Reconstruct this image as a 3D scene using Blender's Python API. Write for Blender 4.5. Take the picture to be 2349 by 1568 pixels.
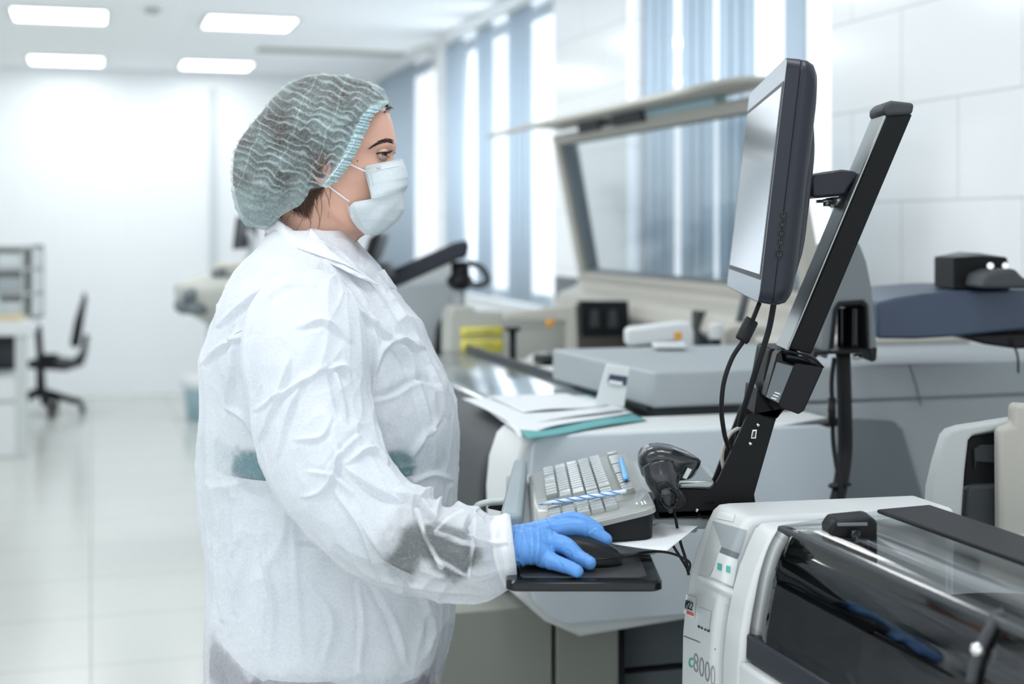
import bpy, bmesh, math, random
import numpy as np
from mathutils import Vector, Matrix
from mathutils.bvhtree import BVHTree
random.seed(7); np.random.seed(7)
for o in list(bpy.data.objects): bpy.data.objects.remove(o, do_unlink=True)
S = bpy.context.scene; COL = S.collection

# ---------------------------------------------------------------- camera
CX, HY, F, H = 1174.5, 520.0, 3262.5, 1.42      # principal column, horizon row, focal length (px), eye height (m)
cam_d = bpy.data.cameras.new('camera'); cam = bpy.data.objects.new('camera', cam_d); COL.objects.link(cam)
cam.location = (0, 0, H); cam.rotation_euler = (math.pi/2, 0, 0)
cam_d.lens = 50; cam_d.sensor_width = 36; cam_d.sensor_fit = 'HORIZONTAL'
cam_d.shift_y = -(784-HY)/2349.0
cam_d.clip_start = .05; cam_d.clip_end = 60
cam_d.dof.use_dof = True; cam_d.dof.focus_distance = 2.07; cam_d.dof.aperture_fstop = 2.8
S.camera = cam
# ---------------------------------------------------------------- light
w = bpy.data.worlds.new('world'); S.world = w; w.use_nodes = True
bg = w.node_tree.nodes['Background']; bg.inputs[0].default_value = (.91, .96, 1, 1); bg.inputs[1].default_value = 1.45
S.view_settings.view_transform = 'Standard'; S.view_settings.look = 'None'
S.view_settings.gamma = 1; S.view_settings.use_curve_mapping = False; S.view_settings.exposure = 0.28
A = math.radians(16.5); SA, CA = math.sin(A), math.cos(A)
def UV(u, v, z=0): return Vector((v*CA-u*SA, v*SA+u*CA, z))      # room frame: u along the window wall, v towards it
def area(name, loc, rot, sx, sy, e, col=(1,1,1)):
    l = bpy.data.lights.new(name, 'AREA'); l.shape = 'RECTANGLE'; l.size = sx; l.size_y = sy; l.energy = e; l.color = col
    o = bpy.data.objects.new(name, l); COL.objects.link(o); o.location = loc; o.rotation_euler = rot; return o
WV, CEIL, WTOP, WSILL = 2.42, 2.74, 2.69, .97                    # window wall offset, ceiling, window head and sill
area('window_daylight', UV(7.5, WV+.35, 1.9), (0, math.radians(90), math.radians(16.5)), 1.6, 5.5, 60, (.86, .93, 1))

# ---------------------------------------------------------------- helpers
def P(px, py, Y): return Vector(((px-CX)/F*Y, Y, H-(py-HY)/F*Y))
def PZ(px, py, z): return P(px, py, (H-z)*F/(py-HY))
def on_u(px, py, u):
    k = (px-CX)/F; Y = u/(CA-k*SA); return (k*Y*CA+Y*SA, H-(py-HY)/F*Y)          # (v, z)
def on_v(px, py, v):
    k = (px-CX)/F; Y = v/(k*CA+SA); return (-k*Y*SA+Y*CA, H-(py-HY)/F*Y)         # (u, z)
def cub(xs, ys, x):
    xs = np.asarray(xs, float); ys = np.asarray(ys, float); x = np.asarray(x, float)
    m = np.gradient(ys, xs); i = np.clip(np.searchsorted(xs, x)-1, 0, len(xs)-2)
    h = xs[i+1]-xs[i]; t = np.clip((x-xs[i])/h, 0, 1)
    return ((2*t**3-3*t**2+1)*ys[i]+(t**3-2*t**2+t)*h*m[i]+(-2*t**3+3*t**2)*ys[i+1]+(t**3-t**2)*h*m[i+1])
def spline(pts, n=12):
    pts = [tuple(p) for p in pts]; s = np.r_[0, np.cumsum([max(1e-6, math.dist(pts[i], pts[i+1])) for i in range(len(pts)-1)])]
    t = np.linspace(0, s[-1], n); a = np.array(pts)
    return np.stack([cub(s, a[:, k], t) for k in range(a.shape[1])], 1)
_h = np.random.RandomState(3).rand(32, 32, 32)
def vnoise(p):
    i = np.floor(p).astype(int); f = p-i; f = f*f*(3-2*f); r = 0
    for dx in (0, 1):
        for dy in (0, 1):
            for dz in (0, 1):
                wgt = (f[:, 0] if dx else 1-f[:, 0])*(f[:, 1] if dy else 1-f[:, 1])*(f[:, 2] if dz else 1-f[:, 2])
                r = r+wgt*_h[(i[:, 0]+dx) % 32, (i[:, 1]+dy) % 32, (i[:, 2]+dz) % 32]
    return r
def ridged(p, octv=3):
    r, a = 0, 1
    for k in range(octv):
        r = r+a*(1-np.abs(2*vnoise(p*(1.9**k)+7.3*k)-1))**3; a *= .5
    return r
class MB:
    def __init__(s): s.v = []; s.f = []
    def add(s, vs, fs):
        n = len(s.v); s.v += [tuple(v) for v in vs]; s.f += [tuple(i+n for i in q) for q in fs]; return s
    def prism(s, pts, d):
        n = len(pts); d = Vector(d); p = [Vector(q) for q in pts]
        s.add(p+[q+d for q in p], [tuple(range(n))[::-1], tuple(range(n, 2*n))]+[(i, (i+1) % n, (i+1) % n+n, i+n) for i in range(n)]); return s
    def box(s, a, b):
        x0, y0, z0 = a; x1, y1, z1 = b
        return s.prism([(x0, y0, z0), (x1, y0, z0), (x1, y1, z0), (x0, y1, z0)], (0, 0, z1-z0))
    def ubox(s, u0, u1, v0, v1, z0, z1):
        return s.prism([UV(u0, v0, z0), UV(u0, v1, z0), UV(u1, v1, z0), UV(u1, v0, z0)], (0, 0, z1-z0))
    def uprof(s, prof, u0, u1):                       # (v,z) outline swept along u
        return s.prism([UV(u0, v, z) for v, z in prof], UV(u1, 0)-UV(u0, 0))
    def vprof(s, prof, v0, v1):                       # (u,z) outline swept along v
        return s.prism([UV(u, v0, z) for u, z in prof], UV(0, v1)-UV(0, v0))
    def ext(s, pxs, Y0, Y1):                          # outline given at depth Y0, swept straight back to Y1
        return s.prism([P(x, y, Y0) for x, y in pxs], (0, Y1-Y0, 0))
    def rings(s, R, cap=True, close=True):
        n = len(R[0]); m = len(R); fs = []
        for j in range(m-1):
            for i in range(n if close else n-1):
                k = (i+1) % n; fs.append((j*n+i, j*n+k, (j+1)*n+k, (j+1)*n+i))
        if cap and close: fs += [tuple(range(n))[::-1], tuple(range((m-1)*n, m*n))]
        return s.add([v for r in R for v in r], fs)
    def tube(s, pts, r, n=10, smooth=0, flat=1):
        if smooth: pts = spline(pts, smooth)
        pts = [Vector(p[:3]) for p in pts]; m = len(pts); R = []
        rr = r if hasattr(r, '__len__') else [r]*m
        if len(rr) != m: rr = np.interp(np.linspace(0, 1, m), np.linspace(0, 1, len(rr)), rr)
        up = None
        for i, p in enumerate(pts):
            t = (pts[min(i+1, m-1)]-pts[max(i-1, 0)]).normalized()
            if up is None: up = t.cross(Vector((0, 0, 1)) if abs(t.z) < .9 else Vector((1, 0, 0))).normalized()
            up = (up-t*up.dot(t)).normalized(); b = t.cross(up)
            R.append([p+up*(math.cos(a)*rr[i])+b*(math.sin(a)*rr[i]*flat) for a in np.linspace(0, 2*math.pi, n, endpoint=False)])
        return s.rings(R)
    def cyl(s, a, b, r, r2=None, n=24): return s.tube([a, b], [r, r if r2 is None else r2], n)
    def ell(s, c, rx, ry, rz, n=20, m=12):
        R = [[(c[0]+rx*math.sin(t)*math.cos(a), c[1]+ry*math.sin(t)*math.sin(a), c[2]+rz*math.cos(t)) for a in np.linspace(0, 2*math.pi, n, endpoint=False)] for t in np.linspace(.02, math.pi-.02, m)]
        return s.rings(R)
    def grid(s, fn, nu, nv):                          # fn(a,b) -> point, a,b in 0..1
        vs = [fn(i/(nu-1), j/(nv-1)) for j in range(nv) for i in range(nu)]
        return s.add(vs, [(j*nu+i, j*nu+i+1, (j+1)*nu+i+1, (j+1)*nu+i) for j in range(nv-1) for i in range(nu-1)])
ROOT = {}
def obj(name, mb, mat, parent=None, bev=0, smooth=True, solid=0, sub=0, seg=3, ang=35):
    me = bpy.data.meshes.new(name); org = Vector((0, 0, 0)); q = parent
    if parent is not None: org = ROOT[parent.name]
    V = np.array([tuple(v) for v in mb.v], float)-np.array(org)
    me.from_pydata(V.tolist(), [], mb.f); me.update()
    bm = bmesh.new(); bm.from_mesh(me); bmesh.ops.recalc_face_normals(bm, faces=bm.faces); bm.to_mesh(me); bm.free()
    o = bpy.data.objects.new(name, me); COL.objects.link(o)
    if mat: me.materials.append(mat)
    if parent is not None: o.parent = parent
    ROOT[o.name] = org
    if solid: m = o.modifiers.new('thick', 'SOLIDIFY'); m.thickness = solid; m.offset = 0
    if bev: m = o.modifiers.new('bevel', 'BEVEL'); m.width = bev; m.segments = seg; m.limit_method = 'ANGLE'; m.angle_limit = math.radians(ang); m.harden_normals = False
    if sub: m = o.modifiers.new('sub', 'SUBSURF'); m.levels = sub; m.render_levels = sub
    if smooth:
        me.polygons.foreach_set('use_smooth', [True]*len(me.polygons))
        me.update()
        if bev or smooth == 'a':
            try: me.set_sharp_from_angle(angle=math.radians(40))
            except Exception: pass
    return o
def thing(name, label, cat, loc, group=None):
    o = bpy.data.objects.new(name, None); COL.objects.link(o); o.location = loc; o.empty_display_size = .05
    o['label'] = label; o['category'] = cat; ROOT[o.name] = Vector(loc)
    if group: o['group'] = group
    return o
def tag(o, label, cat, group=None):
    o['label'] = label; o['category'] = cat
    if group: o['group'] = group
    return o
def struct(name, mb, mat, parent=None, **k):
    o = obj(name, mb, mat, parent, **k)
    if parent is None: o['kind'] = 'structure'
    return o
def bvh(*os):
    vs, fs = [], []
    for o in os:
        dg = bpy.context.evaluated_depsgraph_get(); e = o.evaluated_get(dg); me = e.to_mesh(); n = len(vs)
        org = ROOT[o.name]; vs += [tuple(v.co+org) for v in me.vertices]; fs += [tuple(i+n for i in p.vertices) for p in me.polygons]; e.to_mesh_clear()
    return BVHTree.FromPolygons(vs, fs)
def hit(t, px, py, off=.0006, Y=None):
    o = Vector((0, 0, H)); d = (P(px, py, 1)-o).normalized(); r = t.ray_cast(o, d)
    if r[0] is None: return P(px, py, Y or 2)
    return r[0]-d*off
def lerpq(q, a, b):
    (x0, y0), (x1, y1), (x2, y2), (x3, y3) = q        # tl, tr, br, bl
    return (x0*(1-a)*(1-b)+x1*a*(1-b)+x2*a*b+x3*(1-a)*b, y0*(1-a)*(1-b)+y1*a*(1-b)+y2*a*b+y3*(1-a)*b)
def decal(name, q, t, mat, parent, off=.0008, n=6, m=6):
    return obj(name, MB().grid(lambda a, b: hit(t, *lerpq(q, a, b), off), n, m), mat, parent)
def text_on(name, s, fn, mat, parent, bold=0):
    c = bpy.data.curves.new('t', 'FONT'); c.body = s; c.size = 1; c.offset = bold; c.resolution_u = 3
    o = bpy.data.objects.new('t', c); COL.objects.link(o)
    me = bpy.data.meshes.new_from_object(o.evaluated_get(bpy.context.evaluated_depsgraph_get()))
    bpy.data.objects.remove(o)
    co = np.array([v.co[:] for v in me.vertices]); mn, mx = co.min(0), co.max(0)
    mb = MB(); mb.add([fn((x-mn[0])/(mx[0]-mn[0]), 1-(y-mn[1])/(mx[1]-mn[1])) for x, y, z in co], [tuple(p.vertices) for p in me.polygons])
    return obj(name, mb, mat, parent, smooth=False)
# materials
def mat(name, col, rough=.5, metal=0, spec=.5, bump=0, bscale=200, alpha=1, coat=0, var=0, vscale=5, emit=0, trans=0, sss=0):
    m = bpy.data.materials.new(name); m.use_nodes = True; nt = m.node_tree; b = nt.nodes['Principled BSDF']
    b.inputs['Base Color'].default_value = (*col, 1); b.inputs['Roughness'].default_value = rough; b.inputs['Metallic'].default_value = metal
    b.inputs['Specular IOR Level'].default_value = spec; b.inputs['Alpha'].default_value = alpha; b.inputs['Coat Weight'].default_value = coat
    b.inputs['Transmission Weight'].default_value = trans
    if sss: b.inputs['Subsurface Weight'].default_value = sss; b.inputs['Subsurface Radius'].default_value = (.012, .005, .003); b.inputs['Subsurface Scale'].default_value = 1
    if emit: b.inputs['Emission Color'].default_value = (*col, 1); b.inputs['Emission Strength'].default_value = emit
    tc = nt.nodes.new('ShaderNodeTexCoord')
    nz = nt.nodes.new('ShaderNodeTexNoise'); nz.inputs['Scale'].default_value = vscale; nz.inputs['Detail'].default_value = 4; nt.links.new(tc.outputs['Object'], nz.inputs['Vector'])
    v = max(var, .03); mx = nt.nodes.new('ShaderNodeMix'); mx.data_type = 'RGBA'
    mx.inputs['A'].default_value = (*[c*(1-v) for c in col], 1); mx.inputs['B'].default_value = (*[min(1, c*(1+v)) for c in col], 1)
    nt.links.new(nz.outputs['Fac'], mx.inputs['Factor']); nt.links.new(mx.outputs['Result'], b.inputs['Base Color'])
    if bump:
        n2 = nt.nodes.new('ShaderNodeTexNoise'); n2.inputs['Scale'].default_value = bscale; n2.inputs['Detail'].default_value = 3; nt.links.new(tc.outputs['Object'], n2.inputs['Vector'])
        bp = nt.nodes.new('ShaderNodeBump'); bp.inputs['Strength'].default_value = bump; bp.inputs['Distance'].default_value = .002
        nt.links.new(n2.outputs['Fac'], bp.inputs['Height']); nt.links.new(bp.outputs['Normal'], b.inputs['Normal'])
    return m
def rgb(r, g, b): return tuple(((c/255+.055)/1.055)**2.4 if c > 10 else c/255/12.92 for c in (r, g, b))
def sheet_mat(name, col, alpha, transl, rough=.7, fib=900, spec=.3, pattern=None, bump=.25):
    """thin non-woven cloth: diffuse + light passing through + a share of plain see-through"""
    m = mat(name, col, rough, spec=spec, bump=bump, bscale=fib, var=.03, vscale=40); nt = m.node_tree; b = nt.nodes['Principled BSDF']; out = nt.nodes['Material Output']
    tl = nt.nodes.new('ShaderNodeBsdfTranslucent'); tl.inputs[0].default_value = (*col, 1)
    tr = nt.nodes.new('ShaderNodeBsdfTransparent'); m1 = nt.nodes.new('ShaderNodeMixShader'); m2 = nt.nodes.new('ShaderNodeMixShader')
    m1.inputs[0].default_value = transl; m2.inputs[0].default_value = alpha
    nt.links.new(b.outputs[0], m1.inputs[1]); nt.links.new(tl.outputs[0], m1.inputs[2])
    nt.links.new(tr.outputs[0], m2.inputs[1]); nt.links.new(m1.outputs[0], m2.inputs[2]); nt.links.new(m2.outputs[0], out.inputs[0])
    # fibres: cloudy fine noise varies how dense the cloth is
    tc = nt.nodes.new('ShaderNodeTexCoord'); nz = nt.nodes.new('ShaderNodeTexNoise'); nz.inputs['Scale'].default_value = 260; nz.inputs['Detail'].default_value = 5
    nt.links.new(tc.outputs['Object'], nz.inputs['Vector'])
    mr = nt.nodes.new('ShaderNodeMapRange'); mr.inputs['From Min'].default_value = .3; mr.inputs['From Max'].default_value = .7
    mr.inputs['To Min'].default_value = max(0, alpha-.06); mr.inputs['To Max'].default_value = min(1, alpha+.06)
    nt.links.new(nz.outputs['Fac'], mr.inputs['Value']); nt.links.new(mr.outputs[0], m2.inputs[0])
    m['mr'] = mr.name; m['mix'] = m2.name
    return m
M = {}
M['white'] = mat('white_plastic', rgb(214, 218, 219), .45)
M['offwhite'] = mat('off_white_plastic', rgb(192, 197, 197), .45)
M['cream'] = mat('cream_plastic', rgb(186, 184, 176), .5)
M['beige'] = mat('beige_panel', rgb(172, 174, 168), .5)
M['greige'] = mat('greige_cabinet', rgb(140, 143, 135), .55)
M['lgrey'] = mat('light_grey_plastic', rgb(200, 208, 210), .45, bump=.05, bscale=900)
M['bgrey'] = mat('blue_grey_plastic', rgb(160, 168, 172), .55, bump=.08, bscale=900)
M['panel'] = mat('pale_blue_grey_panel', rgb(205, 214, 221), .55, bump=.05, bscale=900)
M['mgrey'] = mat('mid_grey_plastic', rgb(112, 120, 124), .55, spec=.3)
M['brown'] = mat('brown_grey_panel', rgb(98, 95, 89), .6)
M['palm'] = mat('slate_plastic', rgb(140, 154, 160), .45)
M['dgrey'] = mat('dark_grey_plastic', rgb(62, 66, 69), .55, spec=.3)
M['black'] = mat('black_plastic', (.010, .011, .013), .42, spec=.2, bump=.06, bscale=1200)
M['blackm'] = mat('black_painted_metal', (.008, .009, .010), .5, spec=.16, bump=.05, bscale=1500)
M['gloss'] = mat('glossy_black', (.005, .006, .008), .15, spec=.3)
M['rubber'] = mat('black_rubber', (.013, .014, .016), .55, spec=.2)
M['char'] = mat('charcoal_blue_plastic', rgb(40, 43, 53), .38, spec=.28, bump=.05, bscale=1500)
M['navy'] = mat('navy_plastic', rgb(52, 66, 88), .45)
M['silver'] = mat('silver_bezel', rgb(165, 172, 178), .3, metal=.6)
M['alu'] = mat('brushed_aluminium', rgb(150, 156, 156), .32, metal=.85)
M['steel'] = mat('steel', (.7, .7, .7), .2, metal=1)
M['screen'] = mat('screen_glass', rgb(142, 148, 152), .12, spec=.3)
M['yellow'] = mat('yellow_label', rgb(225, 214, 80), .6)
M['orange'] = mat('orange_label', rgb(225, 160, 50), .6)
M['teal'] = mat('teal_print', rgb(90, 175, 165), .6)
M['ink'] = mat('dark_ink', rgb(35, 35, 45), .6)
M['greyink'] = mat('grey_print', rgb(140, 143, 145), .6)
M['red'] = mat('red_ink', rgb(225, 90, 90), .6)
M['whiteink'] = mat('white_print', rgb(225, 230, 230), .6)
M['paper'] = mat('paper', rgb(218, 222, 226), .8, bump=.1, bscale=60)
M['tealpaper'] = mat('teal_paper', rgb(95, 160, 162), .8)
M['skin'] = mat('skin', rgb(220, 174, 154), .42, spec=.35, bump=.12, bscale=700, var=.10, vscale=14, sss=.25)
M['lip'] = mat('ear_skin', rgb(206, 150, 138), .5, sss=.2)
M['hair'] = mat('brown_hair', rgb(58, 46, 40), .5, bump=.6, bscale=220, var=.35, vscale=60)
M['brow'] = mat('eyebrow_hair', rgb(44, 34, 30), .6)
M['eye'] = mat('eyeball', rgb(170, 165, 165), .15)
M['iris'] = mat('iris', rgb(52, 60, 64), .08)
M['glove'] = mat('blue_nitrile', rgb(92, 148, 214), .42, spec=.4, bump=.22, bscale=160, var=.05, vscale=50)
M['coat'] = sheet_mat('white_nonwoven_cloth', rgb(238, 242, 247), .24, .3)
M['sleeve'] = sheet_mat('white_nonwoven_sleeve', rgb(238, 242, 247), .24, .3)
M['collar'] = sheet_mat('white_nonwoven_collar', rgb(243, 246, 250), .84, .3)
M['sheer'] = sheet_mat('sheer_collar', rgb(232, 232, 236), .6, .35)
M['scrub'] = mat('pale_grey_blue_top', rgb(222, 228, 233), .8)
M['nape'] = mat('fine_brown_hair', rgb(92, 68, 54), .5)
M['tealcloth'] = mat('teal_cloth', rgb(0, 112, 122), .8)
M['trouser'] = mat('mauve_grey_trousers', rgb(98, 88, 102), .85)
M['under'] = mat('dark_undersleeve', rgb(40, 46, 42), .8)
M['mask'] = sheet_mat('mask_cloth', rgb(232, 241, 245), .985, .25, fib=500)
M['elastic'] = mat('white_elastic', rgb(235, 238, 240), .6)
M['lightblue'] = mat('pale_blue_plastic', rgb(170, 200, 210), .6)
M['wood'] = mat('light_wood', rgb(200, 185, 150), .6)
def glassy(name, tint, fac, rough=.03):
    m = bpy.data.materials.new(name); m.use_nodes = True; nt = m.node_tree; out = nt.nodes['Material Output']; nt.nodes.remove(nt.nodes['Principled BSDF'])
    tr = nt.nodes.new('ShaderNodeBsdfTransparent'); tr.inputs[0].default_value = (*tint, 1)
    gl = nt.nodes.new('ShaderNodeBsdfGlossy'); gl.inputs['Roughness'].default_value = rough
    tc = nt.nodes.new('ShaderNodeTexCoord'); nz = nt.nodes.new('ShaderNodeTexNoise'); nz.inputs['Scale'].default_value = 6; nt.links.new(tc.outputs['Object'], nz.inputs['Vector'])
    bp = nt.nodes.new('ShaderNodeBump'); bp.inputs['Strength'].default_value = .05; bp.inputs['Distance'].default_value = .01; nt.links.new(nz.outputs['Fac'], bp.inputs['Height']); nt.links.new(bp.outputs['Normal'], gl.inputs['Normal'])
    fr = nt.nodes.new('ShaderNodeFresnel'); fr.inputs[0].default_value = 1.5
    mu = nt.nodes.new('ShaderNodeMath'); mu.operation = 'MULTIPLY_ADD'; mu.inputs[1].default_value = 1-fac; mu.inputs[2].default_value = fac
    nt.links.new(fr.outputs[0], mu.inputs[0]); mx = nt.nodes.new('ShaderNodeMixShader')
    ge = nt.nodes.new('ShaderNodeNewGeometry'); inv = nt.nodes.new('ShaderNodeMath'); inv.operation = 'SUBTRACT'; inv.inputs[0].default_value = 1; nt.links.new(ge.outputs['Backfacing'], inv.inputs[1])
    mf = nt.nodes.new('ShaderNodeMath'); mf.operation = 'MULTIPLY'; nt.links.new(mu.outputs[0], mf.inputs[0]); nt.links.new(inv.outputs[0], mf.inputs[1])
    nt.links.new(mf.outputs[0], mx.inputs[0]); nt.links.new(tr.outputs[0], mx.inputs[1]); nt.links.new(gl.outputs[0], mx.inputs[2]); nt.links.new(mx.outputs[0], out.inputs[0])
    return m
M['glass'] = glassy('window_glass', (.97, .98, 1), .02)
M['clear'] = glassy('clear_cover', (.88, .9, .91), .03, .1)
M['smoke'] = glassy('smoked_cover', (.16, .17, .18), .05, .05)
M['lidglass'] = glassy('lid_window', (.84, .87, .88), .22, .1)
def light_mat(name, e):
    m = mat(name, (1, 1, 1), emit=e); return m
M['lamp'] = light_mat('lamp_diffuser', 4.0)
def tiles(name, col, grout, wdt, hgt, off, rough, vertical, gs=.004, var=.02):
    m = mat(name, col, rough); nt = m.node_tree; b = nt.nodes['Principled BSDF']
    tc = nt.nodes.new('ShaderNodeTexCoord'); mp = nt.nodes.new('ShaderNodeMapping'); mp.vector_type = 'TEXTURE'; mp.inputs['Rotation'].default_value = (0, 0, A)
    nt.links.new(tc.outputs['Object'], mp.inputs[0]); vec = mp.outputs[0]
    if vertical:
        sp = nt.nodes.new('ShaderNodeSeparateXYZ'); cb = nt.nodes.new('ShaderNodeCombineXYZ'); nt.links.new(vec, sp.inputs[0])
        nt.links.new(sp.outputs['Y' if vertical == 1 else 'X'], cb.inputs[0]); nt.links.new(sp.outputs['Z'], cb.inputs[1]); vec = cb.outputs[0]
    br = nt.nodes.new('ShaderNodeTexBrick'); br.offset = off; br.squash = 1; br.inputs['Scale'].default_value = 1
    br.inputs['Color1'].default_value = (*col, 1); br.inputs['Color2'].default_value = (*[c*(1-var) for c in col], 1); br.inputs['Mortar'].default_value = (*grout, 1)
    br.inputs['Mortar Size'].default_value = gs; br.inputs['Mortar Smooth'].default_value = .3; br.inputs['Brick Width'].default_value = wdt; br.inputs['Row Height'].default_value = hgt
    nt.links.new(vec, br.inputs['Vector']); nt.links.new(br.outputs['Color'], b.inputs['Base Color']); return m
M['floor'] = tiles('floor_tiles', rgb(188, 191, 186), rgb(158, 161, 156), .6, .6, 0, .2, 0, .005)
M['walltile'] = tiles('wall_tiles', rgb(245, 248, 250), rgb(216, 220, 222), .6, .3, .5, .15, 1, .004, 0)
M['farwall'] = tiles('far_wall_tiles', rgb(234, 238, 240), rgb(226, 230, 232), .6, .3, .5, .3, 2, .003, 0)
M['ceiling'] = tiles('ceiling_tiles', rgb(250, 252, 253), rgb(238, 241, 243), .6, .6, 0, .9, 0, .006, 0)
M['slat'] = sheet_mat('blue_blind_fabric', rgb(206, 218, 227), .97, .42)

# ---------------------------------------------------------------- room
UF = 12.4
struct('floor', MB().ubox(-2.5, UF+.2, -6, WV+.2, -.1, 0), M['floor'], smooth=False)
struct('ceiling', MB().ubox(-2.5, UF+.2, -6, WV+.2, CEIL, CEIL+.1), M['ceiling'], smooth=False)
struct('wall_far', MB().ubox(UF, UF+.15, -6, WV, 0, CEIL), M['farwall'], smooth=False)
def wu(px): return on_v(px, 520, WV)[0]
wins = [(wu(1000), wu(882)+.0), (wu(1270), wu(1032)), (wu(1905), wu(1440))]
wl = MB(); e = [-2.5]
for a, b in sorted(wins): e += [a, b]
e += [UF]
for i in range(0, len(e), 2): wl.ubox(e[i], e[i+1], WV, WV+.2, 0, CEIL)
for a, b in wins: wl.ubox(a, b, WV, WV+.2, 0, WSILL); wl.ubox(a, b, WV, WV+.2, WTOP, CEIL)
struct('wall_window', wl, M['walltile'], smooth=False)
slats = [[(882, 900), (902, 966)], [(1040, 1078), (1112, 1148), (1186, 1238)], [(1508, 1568), (1592, 1660), (1680, 1756), (1834, 1876)]]
for k, ((a, b), sl) in enumerate(zip(wins, slats)):
    fr = MB()
    for uu in (a, b-.06): fr.ubox(uu, uu+.06, WV+.08, WV+.13, WSILL, WTOP)
    fr.ubox(a, b, WV+.08, WV+.13, WSILL, WSILL+.06); fr.ubox(a, b, WV+.08, WV+.13, WTOP-.06, WTOP)
    wn = struct('window_%d' % (k+1), fr, M['white'])
    obj('pane', MB().ubox(a+.06, b-.06, WV+.1, WV+.106, WSILL+.06, WTOP-.06), M['glass'], wn, smooth=False)
    obj('sill', MB().ubox(a, b, WV-.03, WV+.1, WSILL-.03, WSILL), M['white'], wn, bev=.004)
    t = thing('vertical_blind', ['pale blue vertical blind at the far corner of the room, behind the hair cap', 'pale blue vertical blind over the middle window, left of the tiled pier', 'pale blue vertical blind over the near window, behind the raised hood'][k], 'blind', UV((a+b)/2, WV-.04, WSILL), 'vertical blinds on the window wall')
    obj('head_rail', MB().ubox(a-.03, b+.03, WV-.075, WV-.035, WTOP-.02, WTOP+.02), M['white'], t, bev=.004)
    for p0, p1 in sl:
        u0, u1 = sorted((wu(p0), wu(p1))); n = max(1, round((u1-u0)/.11))
        for i in range(n):
            uc = u0+(i+.5)*(u1-u0)/n; ht = (u1-u0)/n*.5+.008; an = math.radians(-4)
            c, d = UV(uc, WV-.05), UV(ht*math.cos(an), ht*math.sin(an))
            def sf(aa, bb, c=c, d=d):
                s_ = aa*2-1; q = c+d*s_+UV(0, .006*(1-s_*s_)); return (q.x, q.y, WSILL+.02+bb*(WTOP-WSILL-.04))
            obj('slat', MB().grid(sf, 5, 2), M['slat'], t, solid=.0012)
# ceiling panels, panels as in the photo plus unseen lights above and an added fill behind the camera
def panel(u, v, label):
    t = thing('ceiling_light', label, 'ceiling light', UV(u, v, CEIL-.012), 'square ceiling light panels')
    fr = MB()
    for a in ((-.3, -.275, -.3, .3), (.275, .3, -.3, .3), (-.275, .275, -.3, -.275), (-.275, .275, .275, .3)): fr.ubox(u+a[0], u+a[1], v+a[2], v+a[3], CEIL-.014, CEIL-.001)
    obj('frame', fr, M['white'], t, smooth=False); obj('diffuser', MB().ubox(u-.275, u+.275, v-.275, v+.275, CEIL-.008, CEIL-.002), M['lamp'], t, smooth=False)
def ceil_at(px, py):
    Y = (H-CEIL)*F/(py-HY); X = (px-CX)/F*Y; return (-X*SA+Y*CA, X*CA+Y*SA)
u1, v1 = ceil_at(137, 33); u2, v2 = ceil_at(580, 40); u3, v3 = ceil_at(148, 137); u4, v4 = ceil_at(503, 141)
panel(u1, v1, 'glowing ceiling panel at the top left corner of the photo, near row')
panel(u1, v2, 'glowing ceiling panel of the near row, right one above the hair cap')
panel(u3, v1, 'glowing ceiling panel of the far row, left one')
panel(u3, v2, 'glowing ceiling panel of the far row, right one nearer the windows')
for u in (1.76, 4.26, 6.77):
    for v in (-1.35, -.18, .98):
        area('panel_and_fill_light', UV(u, v, CEIL-.03), (0, 0, A), .55, .55, 8.8, (.97, .985, 1))
for u in (u1, u3-.3):
    for v in (v1, v2): area('panel_and_fill_light', UV(u, v, CEIL-.03), (0, 0, A), .55, .55, 6, (.97, .985, 1))
area('panel_and_fill_light', UV(-1.0, -.18, CEIL-.03), (0, 0, A), .55, .55, 12, (.97, .985, 1))  # unseen fill light added behind the camera to brighten faces turned towards it
# ceiling vent strip and smoke detector
t = obj('smoke_detector', MB().cyl(P(350, 20, 8.6), P(350, 29, 8.6), .05, .04), M['offwhite']); dlt = CEIL-.035-P(350, 29, 8.6).z
t.location.z = dlt; tag(t, 'small round smoke detector on the ceiling between the near light panels', 'smoke detector')
uu, vv = ceil_at(760, 118)
tag(obj('ceiling_grille', MB().ubox(uu-.12, uu+.12, vv-.55, vv+.55, CEIL-.012, CEIL-.001), M['beige'], bev=.002), 'long grey air grille in the ceiling above the hair cap', 'ceiling grille')
# far wall: door frame trim
v0 = on_u(487, 520, UF)[0]
struct('trim_1', MB().ubox(UF-.03, UF, v0-.03, v0+.03, 0, 2.6), M['lgrey'], bev=.004)
# ================================================================ machines
def off_x(pts, dx): return [(x+dx, y) for x, y in pts]
def prof_from_px(pxs, u): return [on_u(x, y, u) for x, y in pxs]
# ---- near analyser (lower right): end cap + smoked cover running towards the camera
U0, U1, U2 = 1.92, 1.81, 1.75
capL = prof_from_px([(1560, 1560), (1562, 1450), (1568, 1380), (1580, 1310), (1598, 1245), (1618, 1195), (1632, 1166), (1646, 1154), (1668, 1151), (2150, 1130)], U0)
vb = 2.3
capL[-1] = (capL[-1][0]-.04, capL[-1][1])
def capprof(d, dz=0): return [(v+d, z-dz) for v, z in capL]+[(vb, capL[-1][1]-dz)]
prof = [(capL[0][0]+.02, 0)]+[(capL[0][0], .5)]+capprof(0)+[(vb, 0)]
near = thing('analyser_module', 'near white laboratory analyser with smoked curved cover and c8000 lettering, lower right', 'analyser', UV(1.3, 1.4, 0))
cap = obj('end_cap', MB().uprof(prof[:-2]+[(capL[-1][0], 0)], U0, U1), M['white'], near, bev=.010, seg=4)
rimprof = [(v+.012, z-.006) for v, z in prof[:-3]]+[(capL[-1][0]-.05, capL[-1][1]-.006), (capL[-1][0]-.05, 0)]
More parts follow.
